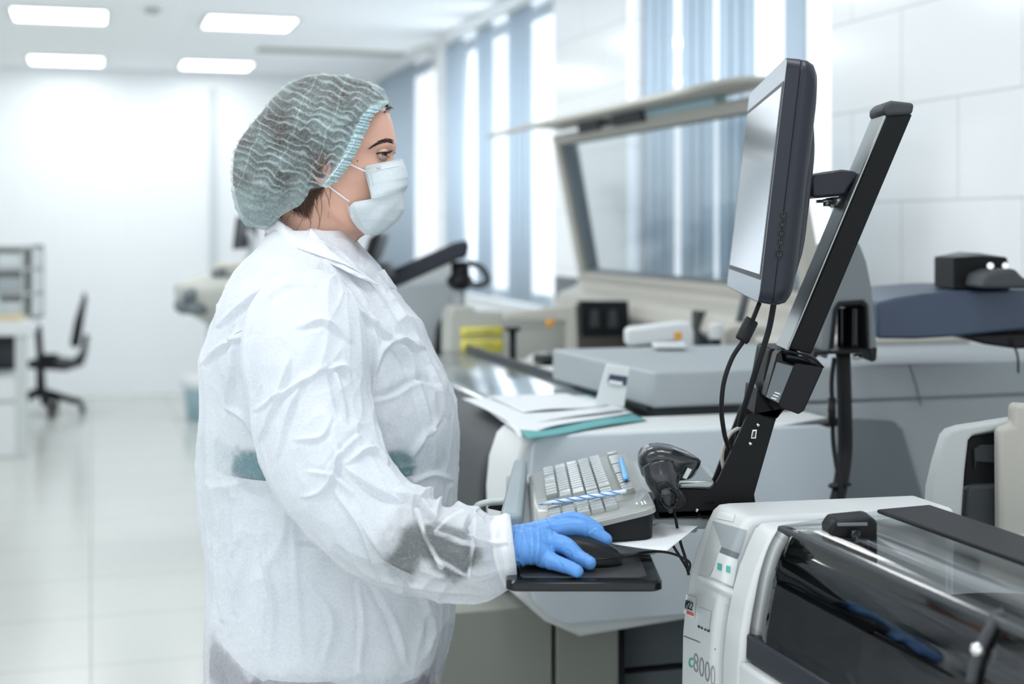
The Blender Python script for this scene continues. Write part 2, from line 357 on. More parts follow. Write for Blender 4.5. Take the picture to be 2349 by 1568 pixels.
rim = obj('cap_rim', MB().uprof(rimprof, U1-.003, U2), M['white'], near, bev=.008)
# cover sections in (v, z)
pb = on_u(1716, 1500, U2); pt = on_u(1786, 1204, U2); pbar = on_u(2010, 1172, U2)
cover = [(pb[0]-.0, pb[1])]
c_pts = [on_u(x, y, U2) for x, y in [(1716, 1500), (1722, 1440), (1732, 1380), (1746, 1310), (1766, 1250), (1790, 1206)]]
body_v1 = 2.25
low = [(c_pts[0][0]-.015, 0), (c_pts[0][0]-.015, c_pts[0][1]-.008), (c_pts[0][0]+.02, c_pts[0][1]-.01), (c_pts[0][0]+.05, c_pts[0][1]-.012), (1.7, c_pts[0][1]-.012), (1.7, 0)]
UE = .55
obj('lower_body', MB().uprof(low, U2-.002, UE), M['white'], near, bev=.006)
def rail(name, prof_, m, u0=U2, u1=UE, bev=.003): return obj(name, MB().uprof(prof_, u0, u1), m, near, bev=bev)
b0 = c_pts[0]; b1 = on_u(1718, 1452, U2)
rail('lower_trim', [(b0[0]-.004, b0[1]-.006), (b1[0]-.004, b1[1]), (b1[0]+.012, b1[1]), (b0[0]+.012, b0[1]-.006)], M['char'])
def sweep(profl, u0, u1, th):
    n = len(profl); mb = MB()
    return mb.grid(lambda a, b: UV(u0+(u1-u0)*b, *profl[round(a*(n-1))]), n, 24)
sp = [tuple(p) for p in spline(c_pts, 24)]
obj('smoked_cover', sweep(sp, U2-.002, UE, 0), M['smoke'], near, solid=.004)
top = pt[1]
obj('top_cover', sweep([c_pts[-1], (c_pts[-1][0]+.06, top+.004), pbar], U2-.002, UE, 0), M['clear'], near, solid=.003)
rail('cover_edge', [(c_pts[-1][0]-.006, c_pts[-1][1]-.006), (c_pts[-1][0]-.004, c_pts[-1][1]+.001), (c_pts[-1][0]+.01, c_pts[-1][1]+.001), (c_pts[-1][0]+.008, c_pts[-1][1]-.006)], M['dgrey'], bev=.002)
rail('top_bar', [(pbar[0], pbar[1]-.003), (pbar[0], pbar[1]+.003), (pbar[0]+.085, pbar[1]+.005), (pbar[0]+.085, pbar[1]-.001)], M['black'])
# interior behind the smoked cover
obj('inner_deck', MB().ubox(U2-.01, UE, c_pts[0][0]+.06, 1.5, c_pts[0][1]-.01, c_pts[0][1]+.02), M['dgrey'], near, bev=.004)
obj('inner_wall', MB().ubox(U2-.01, UE, 1.42, 1.46, c_pts[0][1], top-.03), M['bgrey'], near, bev=.004)
cu, cv = 1.52, 1.12
obj('reagent_carousel', MB().cyl(UV(cu, cv, c_pts[0][1]+.02), UV(cu, cv, c_pts[0][1]+.07), .17, n=48), M['wood'], near, bev=.004)
obj('carousel_ring', MB().cyl(UV(cu, cv, c_pts[0][1]+.07), UV(cu, cv, c_pts[0][1]+.085), .14, n=48), M['black'], near, bev=.003)
obj('probe_arm', MB().ubox(1.3, 1.66, .99, 1.03, top-.13, top-.10).cyl(UV(1.62, 1.01, top-.11), UV(1.62, 1.01, top-.26), .008), M['cream'], near, bev=.004)
obj('rack_tray', MB().ubox(.8, 1.3, c_pts[0][0]+.1, 1.2, c_pts[0][1]+.02, c_pts[0][1]+.05), M['orange'], near, bev=.004)
# dark unit seen through the clear top
obj('dispenser_block', MB().prism([P(1905, 1290, 1.86), P(1902, 1215, 1.86), P(1915, 1194, 1.86), P(2000, 1186, 1.86), P(2014, 1196, 1.86), P(2014, 1300, 1.86)], (0, .05, 0)), M['black'], near, bev=.006)
obj('dispenser_slot', MB().prism([P(1922, 1200, 1.855), P(1990, 1199, 1.855), P(1990, 1205, 1.855), P(1922, 1206, 1.855)], (0, .004, 0)), M['mgrey'], near, smooth=False)
obj('dispenser_nozzle', MB().cyl(P(1962, 1215, 1.85), P(1962, 1250, 1.85), .007).cyl(P(1965, 1238, 1.85), P(1965, 1256, 1.85), .016), M['gloss'], near)
# handle strap and knob across the cover
T = bvh(near.children[[c.name.startswith('smoked_cover') for c in near.children].index(True)])
obj('cover_strap', MB().tube([hit(T, x, y, .006, 1.5) for x, y in [(2305, 1404), (2288, 1412), (2272, 1440), (2252, 1480), (2235, 1530), (2228, 1568)]], .006, 10, smooth=24), M['dgrey'], near)
obj('strap_knob', MB().ell(hit(T, 2243, 1490, .012, 1.5), .008, .008, .008), M['steel'], near)
# writing and details on the end cap
TC = bvh(cap)
def cquad(name, q, m, off=.001): return decal(name, q, TC, m, near, off+.0006, 16, 16)
cquad('badge', [(1648, 1172), (1686, 1178), (1682, 1196), (1642, 1188)], M['whiteink'])
cquad('recess_shade', [(1634, 1194), (1714, 1216), (1698, 1270), (1656, 1256)], M['bgrey'], .0012)  # flat patch on the cap, the shade of a recess put into its colour
cquad('recess_side_shade', [(1634, 1194), (1656, 1256), (1628, 1320), (1600, 1318)], M['offwhite'], .001)  # side of that recess, shaded by the patch colour alone
cquad('display_glass', [(1655, 1254), (1697, 1270), (1692, 1282), (1650, 1266)], M['mgrey'], .003)
d = cquad('display', [(1650, 1264), (1693, 1281), (1682, 1345), (1630, 1322)], M['whiteink'], .002)
for x in (1650, 1670):
    cquad('display_icon', [(x-4, 1290+(x-1650)*.3), (x+6, 1293+(x-1650)*.3), (x+5, 1308+(x-1650)*.3), (x-5, 1305+(x-1650)*.3)], M['teal'], .0035)
def ledge(a, b):
    x, y = lerpq([(1602, 1318), (1686, 1350), (1680, 1394), (1592, 1344)], a, b); return hit(TC, x, y, .001+.012*math.sin(math.pi*min(1, b*1.6)) if b < .62 else .001)
obj('ledge', MB().grid(ledge, 8, 12), M['white'], near)
cquad('handwritten_sticker', [(1574, 1362), (1597, 1372), (1593, 1418), (1569, 1406)], M['whiteink'], .0015)
text_on('sticker_writing', 'P22', lambda a, b: hit(TC, *lerpq([(1573, 1374), (1591, 1381), (1588, 1400), (1571, 1393)], a, b), .0025), M['ink'], near, .02)
cquad('sticker_stamp', [(1576, 1400), (1592, 1406), (1591, 1413), (1575, 1407)], M['red'], .0025)
cquad('label_plate', [(1604, 1392), (1632, 1402), (1626, 1446), (1600, 1434)], M['lgrey'], .0015)
for x in (1601, 1608, 1616, 1623): cquad('label_print', [(x, 1432+(x-1601)*.44), (x+5, 1434+(x-1601)*.44), (x+4, 1440+(x-1601)*.44), (x-1, 1438+(x-1601)*.44)], M['ink'], .0015)
text_on('model_letter', 'c', lambda a, b: hit(TC, *lerpq([(1580, 1506), (1590, 1508), (1588, 1532), (1578, 1528)], a, b), .002), M['teal'], near, .01)
text_on('model_number', '8000', lambda a, b: hit(TC, *lerpq([(1591, 1494), (1641, 1530), (1640, 1578), (1590, 1536)], a, b), .002), M['greyink'], near, -.01)
obj('cap_seam', MB().tube([hit(TC, x, y, .0002) for x, y in [(1569, 1458), (1600, 1470), (1640, 1488), (1672, 1503)]], .0009, 6), M['mgrey'], near)

# ---- middle analyser (same family): end cap facing the gap, papers lie on it
V0 = 2.65
mid = thing('analyser_module', 'grey and white analyser behind the keyboard, with loose papers on its top', 'analyser', UV(3.4, 1.3, 0))
mp_ = prof_from_px([(1300, 1434), (1262, 1418), (1228, 1385), (1214, 1345), (1211, 1200), (1214, 1090), (1222, 1020), (1240, 1001), (1262, 997), (1880, 974), (1901, 980), (1912, 1010), (1916, 1130), (1918, 1330)], V0)
r_ = on_u(1640, 1420, V0)
mp_ = mp_+[(mp_[-1][0], .635)]
obj('end_panel', MB().uprof(mp_, V0, V0+.012), M['panel'], mid, bev=.012, seg=4, ang=20)
# white shell behind the end panel, reaching further left
sh = prof_from_px([(1300, 1434), (1222, 1400), (1160, 1345), (1146, 1250), (1143, 1130), (1150, 1060), (1168, 1005), (1190, 978), (1235, 962), (1880, 958), (1900, 965)], V0+.10)
sh = [(v, min(z, 1.013)) if i < 8 else (v, 1.013) for i, (v, z) in enumerate(sh)]
sh2 = sh+[(1.5, sh[-1][1]), (1.5, .65)]
obj('shell', MB().uprof(sh2, V0+.012, V0+.2), M['white'], mid, bev=.01)
# front: smoked visor with trim, running away from camera
zt = 1.0
vz = [(sh[3][0]+.0, .80), (sh[4][0]-.002, .86), (sh[5][0], .92), (sh[6][0]+.01, .965), (sh[7][0]+.02, .99), (sh[8][0]+.04, 1.0)]
vz = [tuple(p) for p in spline(vz, 20)]
obj('visor', sweep(vz, V0+.2, 3.9, 0), M['dgrey'], mid, solid=.006)
fv = sh[3][0]
obj('front_trim', MB().ubox(V0+.2, 3.9, fv-.012, fv+.02, .74, .80), M['mgrey'], mid, bev=.006)
obj('front_panel', MB().ubox(V0+.2, 3.9, fv+.02, fv+.05, .05, .745), M['greige'], mid, bev=.004)
obj('deck', MB().ubox(V0+.2, 3.9, vz[-1][0], 1.5, .96, .985), M['lgrey'], mid, bev=.004)
obj('base_cabinet', MB().ubox(V0+.25, 3.9, fv+.14, 1.5, .04, .64).ubox(V0+.07, V0+.245, .62, .890, .04, .66), M['greige'], mid, bev=.004)
obj('base_cabinet', MB().ubox(V0+.07, V0+.24, .899, 1.034, .04, .66), M['greige'], mid, bev=.004)
obj('recess_panel', MB().ubox(V0+.2, V0+.245, 1.05, 1.5, .04, .66), M['mgrey'], mid)
obj('leg_frame', MB().ubox(V0+.065, V0+.10, 1.035, 1.044, 0, .64).ubox(V0+.1, V0+.24, .889, .90, 0, .64).ubox(V0+.09, V0+.11, 1.04, 1.5, .50, .507), M['blackm'], mid)
obj('plinth', MB().ubox(V0+.1, 3.88, fv+.2, 1.48, 0, .05), M['black'], mid)
# glossy clear lid on the front top (reflects the windows)
g0 = vz[-1][0]
obj('top_lid', MB().grid(lambda a, b: UV(V0+.32+b*1.6, g0-.02+a*.30, 1.004+.008*math.sin(a*2.2)), 8, 8), M['clear'], mid, solid=.004)
obj('lid_edge', MB().ubox(V0+.3, V0+1.9, g0+.275, g0+.29, 1.01, 1.03), M['dgrey'], mid, bev=.003)

# ---- upper grey cover + tall grey body behind
tall = thing('analyser_cover', 'large blue-grey analyser housing behind the monitor arm, reaching the right edge', 'analyser', UV(3.4, 1.8, 0))
ub = 2.88
hp = prof_from_px([(1483, 948), (1500, 948), (1506, 862), (1520, 853), (2330, 833), (2420, 831)], ub)
z1 = on_u(1510, 853, ub)[1]; vL = on_u(1500, 900, ub)[0]
obj('upper_cover', MB().prism([UV(ub, vL, 1.025), UV(ub, 2.3, 1.025), UV(ub+.62, 2.3, 1.025), UV(ub+.62, vL-.03, 1.025)], (0, 0, z1-1.025)), M['bgrey'], tall, bev=.007, seg=4)
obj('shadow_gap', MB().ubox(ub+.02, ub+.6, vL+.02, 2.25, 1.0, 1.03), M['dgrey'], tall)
vr = on_u(1915, 1000, ub)[0]
obj('body', MB().ubox(ub+.006, ub+.6, 1.52, 2.3, .02, 1.024), M['bgrey'], tall, bev=.012)
dk = prof_from_px([(1925, 958), (2050, 966), (2068, 985), (2130, 1190), (2150, 1300), (1925, 1300)], ub)
obj('side_panel', MB().uprof(dk, ub+.008, ub-.006), M['mgrey'], tall, bev=.004)
obj('rear_ledge', MB().ubox(ub+.48, ub+.62, 1.72, 2.3, z1, z1+.02), M['cream'], tall, bev=.006)
obj('cover_seam', MB().tube([UV(ub-.002, *on_u(x, y, ub)) for x, y in [(2085, 835), (2100, 880), (2112, 930)]], .0015, 6), M['mgrey'], tall)

# ---- far machine with the raised hood
far = thing('laboratory_analyser', 'beige analyser body with open deck under the raised hood, yellow stickers at its far end', 'analyser', UV(5, 1.6, 0))
FU0, FU1, FV1 = 3.92, 6.35, 2.12
obj('deck', MB().ubox(FU0, FU1, .85, FV1, .9, .93), M['offwhite'], far, bev=.004)
obj('front_body', MB().ubox(FU0, FU1, .83, .9, .05, .93), M['lgrey'], far, bev=.01)
obj('cabinet', MB().ubox(FU0+.02, FU1, .9, FV1, .0, .9), M['greige'], far, bev=.006)
obj('back_panel', MB().ubox(FU0, FU1, FV1-.03, FV1, .93, 1.19), M['mgrey'], far, bev=.004)
# far-end white partition with yellow stickers
def fq(name, pxs, u, du, m, **k): return obj(name, MB().uprof(prof_from_px(pxs, u), u, u+du), m, far, **k)
fq('end_partition', [(1030, 835), (1030, 722), (1042, 702), (1085, 702), (1095, 715), (1300, 716), (1306, 780), (1306, 850)], 4.9, .12, M['beige'], bev=.01)
fq('partition_top', [(1160, 735), (1160, 716), (1322, 700), (1330, 850), (1306, 850), (1300, 735)], 4.8, .05, M['cream'], bev=.008)
for i, q in enumerate([[(1058, 752), (1152, 749), (1153, 770), (1059, 773)], [(1059, 779), (1153, 778), (1153, 806), (1060, 808)]]):
    s_ = fq('yellow_sticker', q, 4.89, .01, M['yellow'])
    for r in range(2): fq('sticker_print', [(q[0][0]+8, q[0][1]+6+r*(8 if i == 0 else 11)), (q[1][0]-20, q[1][1]+6+r*(8 if i == 0 else 11)), (q[1][0]-20, q[1][1]+8+r*(8 if i == 0 else 11)), (q[0][0]+8, q[0][1]+8+r*(8 if i == 0 else 11))], 4.885, .004, M['greyink'])
fq('orange_label', [(1254, 734), (1272, 733), (1272, 748), (1254, 749)], 4.79, .008, M['orange'])
fq('yellow_strip', [(1056, 832), (1060, 828), (1110, 846), (1108, 852)], 4.8, .02, M['yellow'])
obj('black_post', MB().cyl(P(1176, 884, 4.6), P(1176, 756, 4.6), .012).cyl(P(1176, 758, 4.6), P(1176, 750, 4.6), .026), M['black'], far)
obj('probe_arm', MB().tube([P(1200, 885, 4.7), P(1200, 845, 4.7), P(1215, 826, 4.7), P(1262, 820, 4.7), P(1270, 850, 4.7)], .012, 10, smooth=16), M['white'], far)
fq('circuit_board', [(1332, 690), (1442, 690), (1446, 772), (1336, 774)], 5.0, .04, M['black'], bev=.004)
for x in (1358, 1400): fq('board_fitting', [(x, 712), (x+14, 710), (x+18, 750), (x-4, 752)], 4.985, .02, M['dgrey'], bev=.003)
fq('inner_screen', [(1300, 700), (1640, 706), (1645, 900), (1300, 900)], 5.3, .04, M['brown'], bev=.006)
fq('inner_column', [(1600, 712), (1640, 716), (1640, 800), (1600, 800)], 4.4, .05, M['dgrey'], bev=.004)
for i, (cx_, cy_, r_) in enumerate([(1330, 880, .16), (1250, 868, .12), (1420, 868, .12)]):
    c = PZ(cx_, cy_, .95); obj('reaction_ring', MB().cyl(c, c+Vector((0, 0, .05)), r_, n=40), M['white' if i != 1 else 'cream'], far, bev=.006)
    obj('ring_hub', MB().cyl(c+Vector((0, 0, .05)), c+Vector((0, 0, .075)), r_*.3, n=30), M['dgrey'], far, bev=.004)
# pipetting arms
def arm_thing(label, pxs, Y0, dep, post, lab):
    t = thing('pipetting_arm', label, 'pipetting arm', P(post[0], post[1]+60, Y0), 'pipetting arms inside the machine')
    obj('arm', MB().ext(pxs, Y0, Y0+dep), M['white'], t, bev=.01, seg=4)
    obj('post', MB().cyl(P(post[0], post[1], Y0+dep/2), P(post[0], post[1]+60, Y0+dep/2), .02), M['black'], t)
    if lab: obj('orange_label', MB().ext(lab, Y0-.002, Y0+.002), M['orange'], t, smooth=False)
    return t
arm_thing('white pipetting arm with a small orange label above the grey cover', [(1436, 792), (1435, 758), (1445, 752), (1560, 738), (1585, 740), (1592, 760), (1593, 800), (1560, 800), (1555, 782), (1450, 794)], 3.9, .07, (1460, 790), [(1547, 762), (1564, 761), (1564, 778), (1547, 779)])
t2 = thing('pipetting_arm', 'short white capped post behind the grey cover, right of the labelled arm', 'pipetting arm', P(1643, 850, 3.9), 'pipetting arms inside the machine')
obj('cap', MB().cyl(P(1643, 778, 3.95), P(1643, 742, 3.95), .021), M['white'], t2, bev=.004); obj('post', MB().cyl(P(1643, 850, 3.95), P(1643, 777, 3.95), .014), M['black'], t2)
obj('side_arm', MB().ext([(1662, 800), (1662, 752), (1700, 742), (1760, 748), (1760, 800)], 4.0, 4.08), M['cream'], t2, bev=.008)
tag(obj('white_tray', MB().ext([(1502, 800), (1502, 790), (1575, 789), (1578, 800)], 3.62, 3.7), M['white'], bev=.004), 'thin white plastic tray on the grey cover, below the labelled pipetting arm', 'tray')
# hood
HV = 2.12
hood = thing('analyser_hood', 'raised cream hood with a large clear window, behind the monitor', 'hood', UV(5, HV, 1.19))
a0 = on_v(1352, 640, HV); uL = a0[0]; uR = on_v(1902, 700, HV)[0]
zb, zt_ = 1.19, 1.83; lean = .13
def hp3(s, t, o=0):                                     # s along u from far (0) to near (1), t up the hood
    return UV(uL+(uR-uL)*s, HV-lean*t-o*.98, zb+(zt_-zb)*t+o*-.2)
def frame_bar(s0, t0, s1, t1, th): 
    return [hp3(s0, t0), hp3(s1, t0), hp3(s1, t1), hp3(s0, t1)]
nrm = (hp3(1, 0)-hp3(0, 0)).cross(hp3(0, 1)-hp3(0, 0)).normalized()
mbh = MB()
for b in ((0, 0, .03, 1), (.965, 0, 1, 1), (.03, 0, .965, .06), (.03, .93, .965, 1)): mbh.prism(frame_bar(*b, 0), nrm*.05)
obj('frame', mbh, M['cream'], hood, bev=.008)
obj('inner_frame', MB().prism(frame_bar(.03, .06, .042, .93, 0), nrm*.03).prism(frame_bar(.953, .06, .965, .93, 0), nrm*.03).prism(frame_bar(.03, .915, .965, .93, 0), nrm*.03).prism(frame_bar(.03, .06, .965, .075, 0), nrm*.03), M['mgrey'], hood, bev=.003)
lg = M['lidglass']
obj('window_sheet', MB().prism(frame_bar(.04, .07, .955, .92, 0), nrm*.006), lg, hood, smooth=False)
# crown lip: thick sheet reaching forward from the frame top
def lipf(a, b):
    q = hp3(a*1.0, 1); v_ = -.0-.34*b; return q+UV(0, v_)+Vector((0, 0, .02+.012*math.sin(b*math.pi)-.04*b*b))
obj('top_lip', MB().grid(lipf, 30, 12), M['cream'], hood, solid=.016)
obj('lip_bracket', MB().prism([hp3(.4, .93), hp3(.8, .93), hp3(.8, 1.02), hp3(.4, 1.02)], -nrm*-.0+UV(0, -.05)), M['lightblue'], hood, bev=.004)
obj('lip_slot', MB().prism([hp3(.18, .96), hp3(.3, .96), hp3(.3, 1.03), hp3(.18, 1.03)], UV(0, -.06)).prism([hp3(.38, .96), hp3(.52, .96), hp3(.52, 1.03), hp3(.38, 1.03)], UV(0, -.07)), M['dgrey'], hood, bev=.003)
obj('hinge_beam', MB().uprof([(HV-.10, 1.02), (HV-.16, 1.07), (HV-.14, 1.13), (HV-.06, 1.16), (HV-.04, 1.19), (HV+.05, 1.19), (HV+.05, 1.02)], uL+.02, uR-.1), M['cream'], hood, bev=.01)
obj('side_arm', MB().prism([hp3(-.01, 1.0), hp3(-.01, -.22), hp3(-.01, -.22)+UV(0, .06), hp3(-.01, 1)+UV(0, .08)], UV(.04, 0)), M['mgrey'], hood, bev=.006)
for s_ in (.15, .35, .55, .75): obj('hinge_clip', MB().prism(frame_bar(s_, -.03, s_+.012, .05, 0), nrm*-.02), M['dgrey'], hood, smooth=False)
obj('gas_strut', MB().cyl(hp3(.985, .95)-nrm*.02, hp3(.99, -.1)+UV(-.0, -.3), .012), M['mgrey'], hood)

# ---- hinge column, hose and cable right of the monitor arm
col = thing('hinge_column', 'grey cowled swivel column with black cylinder and hoses, right of the monitor arm', 'swivel column', P(1930, 1135, 2.75))
cw = [(1905, 560), (1945, 545), (1972, 558), (1988, 600), (2000, 660), (2007, 740), (2012, 800), (2010, 824), (1998, 829), (1993, 800), (1990, 700), (1980, 690), (1925, 694), (1915, 710), (1905, 800), (1898, 824), (1888, 820), (1884, 760), (1890, 640)]
obj('cowl', MB().ext(cw, 2.72, 2.84), M['mgrey'], col, bev=.006)
obj('cowl_tip', MB().ext([(1993, 800), (2013, 796), (2011, 826), (1999, 831)], 2.715, 2.845), M['black'], col, bev=.003)
obj('cowl_liner', MB().ext([(1990, 700), (1980, 690), (1925, 694), (1915, 710), (1905, 800), (1913, 800), (1921, 714), (1930, 702), (1975, 699), (1984, 706), (1988, 800), (1993, 800)], 2.71, 2.83), M['blackm'], col, bev=.002)
obj('hinge_barrel', MB().cyl(P(1962, 806, 2.78), P(1962, 704, 2.78), .021, n=40).cyl(P(1930, 800, 2.79), P(1930, 706, 2.79), .008), M['gloss'], col, bev=.002)
obj('barrel_cap', MB().cyl(P(1958, 703, 2.78), P(1958, 697, 2.78), .026, n=40).cyl(P(1918, 704, 2.77), P(1918, 699, 2.77), .006), M['blackm'], col, bev=.002)
obj('bracket_plate', MB().ext([(1868, 806), (1890, 806), (1990, 800), (1990, 806), (1950, 812), (1880, 812), (1872, 822), (1866, 824)], 2.70, 2.84), M['blackm'], col, bev=.002)
obj('plate_bolt', MB().cyl(P(1966, 812, 2.78), P(1966, 824, 2.78), .009, n=6), M['steel'], col)
obj('hose', MB().tube([P(1934, 810, 2.8), P(1936, 880, 2.8), P(1938, 960, 2.8), P(1938, 1040, 2.8), P(1930, 1100, 2.78), P(1918, 1160, 2.76), P(1905, 1330, 2.76)], .0145, 20, smooth=50), M['rubber'], col)
obj('cable', MB().tube([P(1914, 820, 2.77), P(1908, 870, 2.77), P(1910, 940, 2.77), P(1912, 1020, 2.77), P(1925, 1100, 2.75), P(1935, 1160, 2.74), P(1938, 1300, 2.74)], .0045, 12, smooth=50), M['rubber'], col)
obj('inline_connector', MB().cyl(P(1908, 912, 2.76), P(1909, 976, 2.76), .0075).cyl(P(1908, 938, 2.758), P(1908, 942, 2.758), .0082), M['black'], col)
obj('cable_tie', MB().cyl(P(1924, 1108, 2.77), P(1925, 1113, 2.77), .021).cyl(P(1940, 1110, 2.75), P(1952, 1111, 2.75), .003), M['black'], col)
# ---- navy swing shelf and black camera module
sh_ = thing('navy_shelf', 'curved navy-blue shelf arm at the right edge above the grey housing', 'shelf', P(2200, 776, 3.1))
nv = [(2012, 776), (2010, 694), (2060, 682), (2120, 673), (2200, 667), (2360, 664), (2440, 664), (2440, 745), (2340, 756), (2200, 771), (2100, 777)]
obj('shelf', MB().ext(nv, 2.95, 3.35), M['navy'], sh_, bev=.006)
obj('under_clip', MB().ext([(2200, 770), (2290, 764), (2440, 758), (2440, 800), (2330, 800), (2260, 790)], 2.97, 3.2), M['black'], sh_, bev=.006)
obj('hanging_wire', MB().tube([P(2322, 780, 2.96), P(2334, 815, 2.96), P(2336, 855, 2.96)], .0025, 8, smooth=12), M['rubber'], sh_)
cm = thing('black_module', 'black box with two round bolts standing on the navy shelf', 'mounting module', P(2270, 664, 3.0))
obj('housing', MB().ext([(2188, 664), (2188, 592), (2246, 580), (2310, 590), (2316, 610), (2318, 664)], 2.98, 3.12), M['blackm'], cm, bev=.003)
obj('lid', MB().ext([(2190, 591), (2246, 580), (2310, 590), (2250, 588)], 2.975, 3.11), M['mgrey'], cm)
for x in (2272, 2307): obj('bolt', MB().cyl(P(x, 610, 2.97), P(x, 610, 2.9), .0075, n=20), M['steel'], cm, bev=.001)
obj('clamp', MB().ext([(2252, 662), (2262, 630), (2290, 620), (2330, 616), (2348, 636), (2360, 640), (2360, 662)], 2.86, 2.98), M['dgrey'], cm, bev=.008)
# ---- white unit at the right edge
wt = thing('printer_unit', 'cream rounded unit with black inside, at the right edge behind the near analyser', 'instrument', P(2250, 1215, 2.3))
zt2 = P(2130, 1180, 2.3)
obj('cover_shell', MB().ext([(2132, 1186), (2136, 1120), (2150, 1060), (2168, 1002), (2180, 988), (2205, 980), (2320, 962), (2360, 958), (2360, 972), (2232, 998), (2222, 1010), (2214, 1080), (2206, 1195)], 2.3, 2.335), M['offwhite'], wt, bev=.008, seg=4)
obj('inner_block', MB().ext([(2205, 1206), (2212, 1090), (2222, 1002), (2310, 985), (2310, 1240), (2208, 1225)], 2.33, 2.45), M['black'], wt, bev=.003)
obj('inner_tray', MB().ext([(2212, 1188), (2218, 1122), (2232, 1112), (2308, 1112), (2300, 1230), (2240, 1220)], 2.31, 2.4), M['dgrey'], wt, bev=.006)
obj('inner_part', MB().ext([(2238, 1080), (2236, 1030), (2250, 1020), (2292, 1020), (2295, 1062), (2240, 1058)], 2.32, 2.4), M['dgrey'], wt, bev=.004)
obj('side_tower', MB().ext([(2294, 1300), (2292, 992), (2300, 980), (2324, 975), (2324, 930), (2334, 926), (2420, 930), (2420, 1300)], 2.27, 2.30), M['cream'], wt, bev=.008)

obj('base_cabinet', MB().ubox(1.935, 2.15, 1.22, 1.9, 0, .93), M['offwhite'], wt, bev=.006)
# ================================================================ keyboard stand, monitor arm
st = thing('monitor_stand', 'black slanted monitor arm with grey keyboard tray and silver front', 'monitor stand', Vector((.33, 2.15, .93)))
ang = [(2012, 231), (2030, 228), (2098, 234), (2099, 240), (2088, 268), (1858, 812), (1770, 790), (1812, 690), (1985, 272)]
Ya, Yb = 2.14, 2.235
obj('arm_side', MB().ext([(2036, 266), (2093, 262), (1861, 812), (1812, 800)], Ya, Ya+.012), M['blackm'], st, bev=.002)
obj('arm_body', MB().ext([(2037, 266), (2091, 263), (1859, 811), (1813, 800)], Ya+.01, 2.22), M['blackm'], st, bev=.004)
obj('arm_front', MB().ext([(2030, 262), (2036, 266), (1812, 800), (1772, 896), (1764, 892), (1805, 797)], Ya+.002, 2.225), M['alu'], st, bev=.002, seg=3)
obj('arm_groove', MB().ext([(2028.5, 264), (2030, 262), (1973, 397), (1971.5, 399)], Ya+.03, Ya+.033).ext([(2028.5, 264), (2030, 262), (1973, 397), (1971.5, 399)], Ya+.055, Ya+.058), M['black'], st, smooth=False)
obj('arm_cap', MB().ext([(2026, 262), (2027, 246), (2034, 234), (2046, 230), (2099, 236), (2094, 263), (2036, 267)], Ya-.002, 2.227), M['dgrey'], st, bev=.006, seg=4)
obj('column_sleeve', MB().ext([(1768, 930), (1752, 870), (1765, 800), (1820, 800), (1836, 808), (1800, 940), (1782, 962), (1730, 952), (1738, 890)], Ya+.006, Yb+.02), M['blackm'], st, bev=.004)
obj('base_bracket', MB().ext([(1740, 950), (1782, 962), (1779, 965), (1718, 1176), (1612, 1190), (1604, 1180), (1600, 1188), (1512, 1188), (1500, 1150), (1520, 1118), (1618, 1122), (1640, 1112), (1650, 1095), (1715, 952)], Ya-.01, Ya+.0), M['blackm'], st, bev=.002)
obj('base_bracket_far', MB().ext([(1720, 930), (1762, 942), (1700, 1160), (1520, 1170), (1520, 1105), (1618, 1108), (1636, 1098), (1700, 930)], Yb+.04, Yb+.05), M['blackm'], st, bev=.002)
obj('base_plate', MB().ext([(1500, 1172), (1715, 1164), (1716, 1180), (1505, 1190)], Ya-.01, Yb+.05), M['blackm'], st, bev=.002)
obj('cross_bar', MB().ext([(1556, 1104), (1640, 1102), (1638, 1116), (1628, 1122), (1558, 1120)], Ya-.012, Yb+.04), M['alu'], st, bev=.004)
obj('usb_port', MB().ext([(1722, 1006), (1726, 985), (1737, 984), (1735, 1006)], Ya-.0125, Ya-.008), M['steel'], st, bev=.001)
obj('usb_socket', MB().ext([(1725, 1003), (1728, 989), (1734, 988), (1732, 1003)], Ya-.0135, Ya-.009), M['dgrey'], st, smooth=False)
for x, y in ((1739, 974), (1721, 1017), (1599, 1170)): obj('screw', MB().cyl(P(x, y, Ya-.014), P(x, y, Ya-.008), .0026, n=16), M['steel'], st)
obj('bracket_slot', MB().ext([(1612, 1151), (1640, 1150), (1640, 1154), (1612, 1155)], Ya-.011, Ya-.008), M['gloss'], st, smooth=False)
obj('cup_holder', MB().ext([(1792, 803), (1797, 828), (1822, 838), (1826, 833), (1862, 838), (1889, 843), (1886, 852), (1845, 942), (1832, 950), (1790, 934), (1784, 925), (1756, 910), (1782, 812)], Ya-.04, Ya-.002), M['black'], st, bev=.006)
obj('holder_rim', MB().tube([P(1792, 803, Ya-.036), P(1830, 810, Ya-.036), P(1868, 822, Ya-.036), P(1889, 843, Ya-.036)], .0018, 8, smooth=14).ext([(1793, 804), (1868, 822), (1888, 843), (1862, 838), (1826, 833), (1822, 838), (1800, 828)], Ya-.03, Ya+.0), M['gloss'], st)
TH = MB().ext([(1782, 830), (1820, 840), (1786, 924), (1757, 910)], Ya-.0415, Ya-.04)
obj('holder_face', TH, M['mgrey'], st, bev=.001)
for k in range(3): obj('holder_print', MB().ext([(1778+k*-4, 898+k*6), (1790+k*-4, 902+k*6), (1789+k*-4, 905+k*6), (1777+k*-4, 901+k*6)], Ya-.0425, Ya-.0413), M['whiteink'], st, smooth=False)
obj('sleeve_label', MB().ext([(1762, 812), (1778, 816), (1770, 838), (1756, 834)], Ya+.017, Ya+.019), M['mgrey'], st, smooth=False)
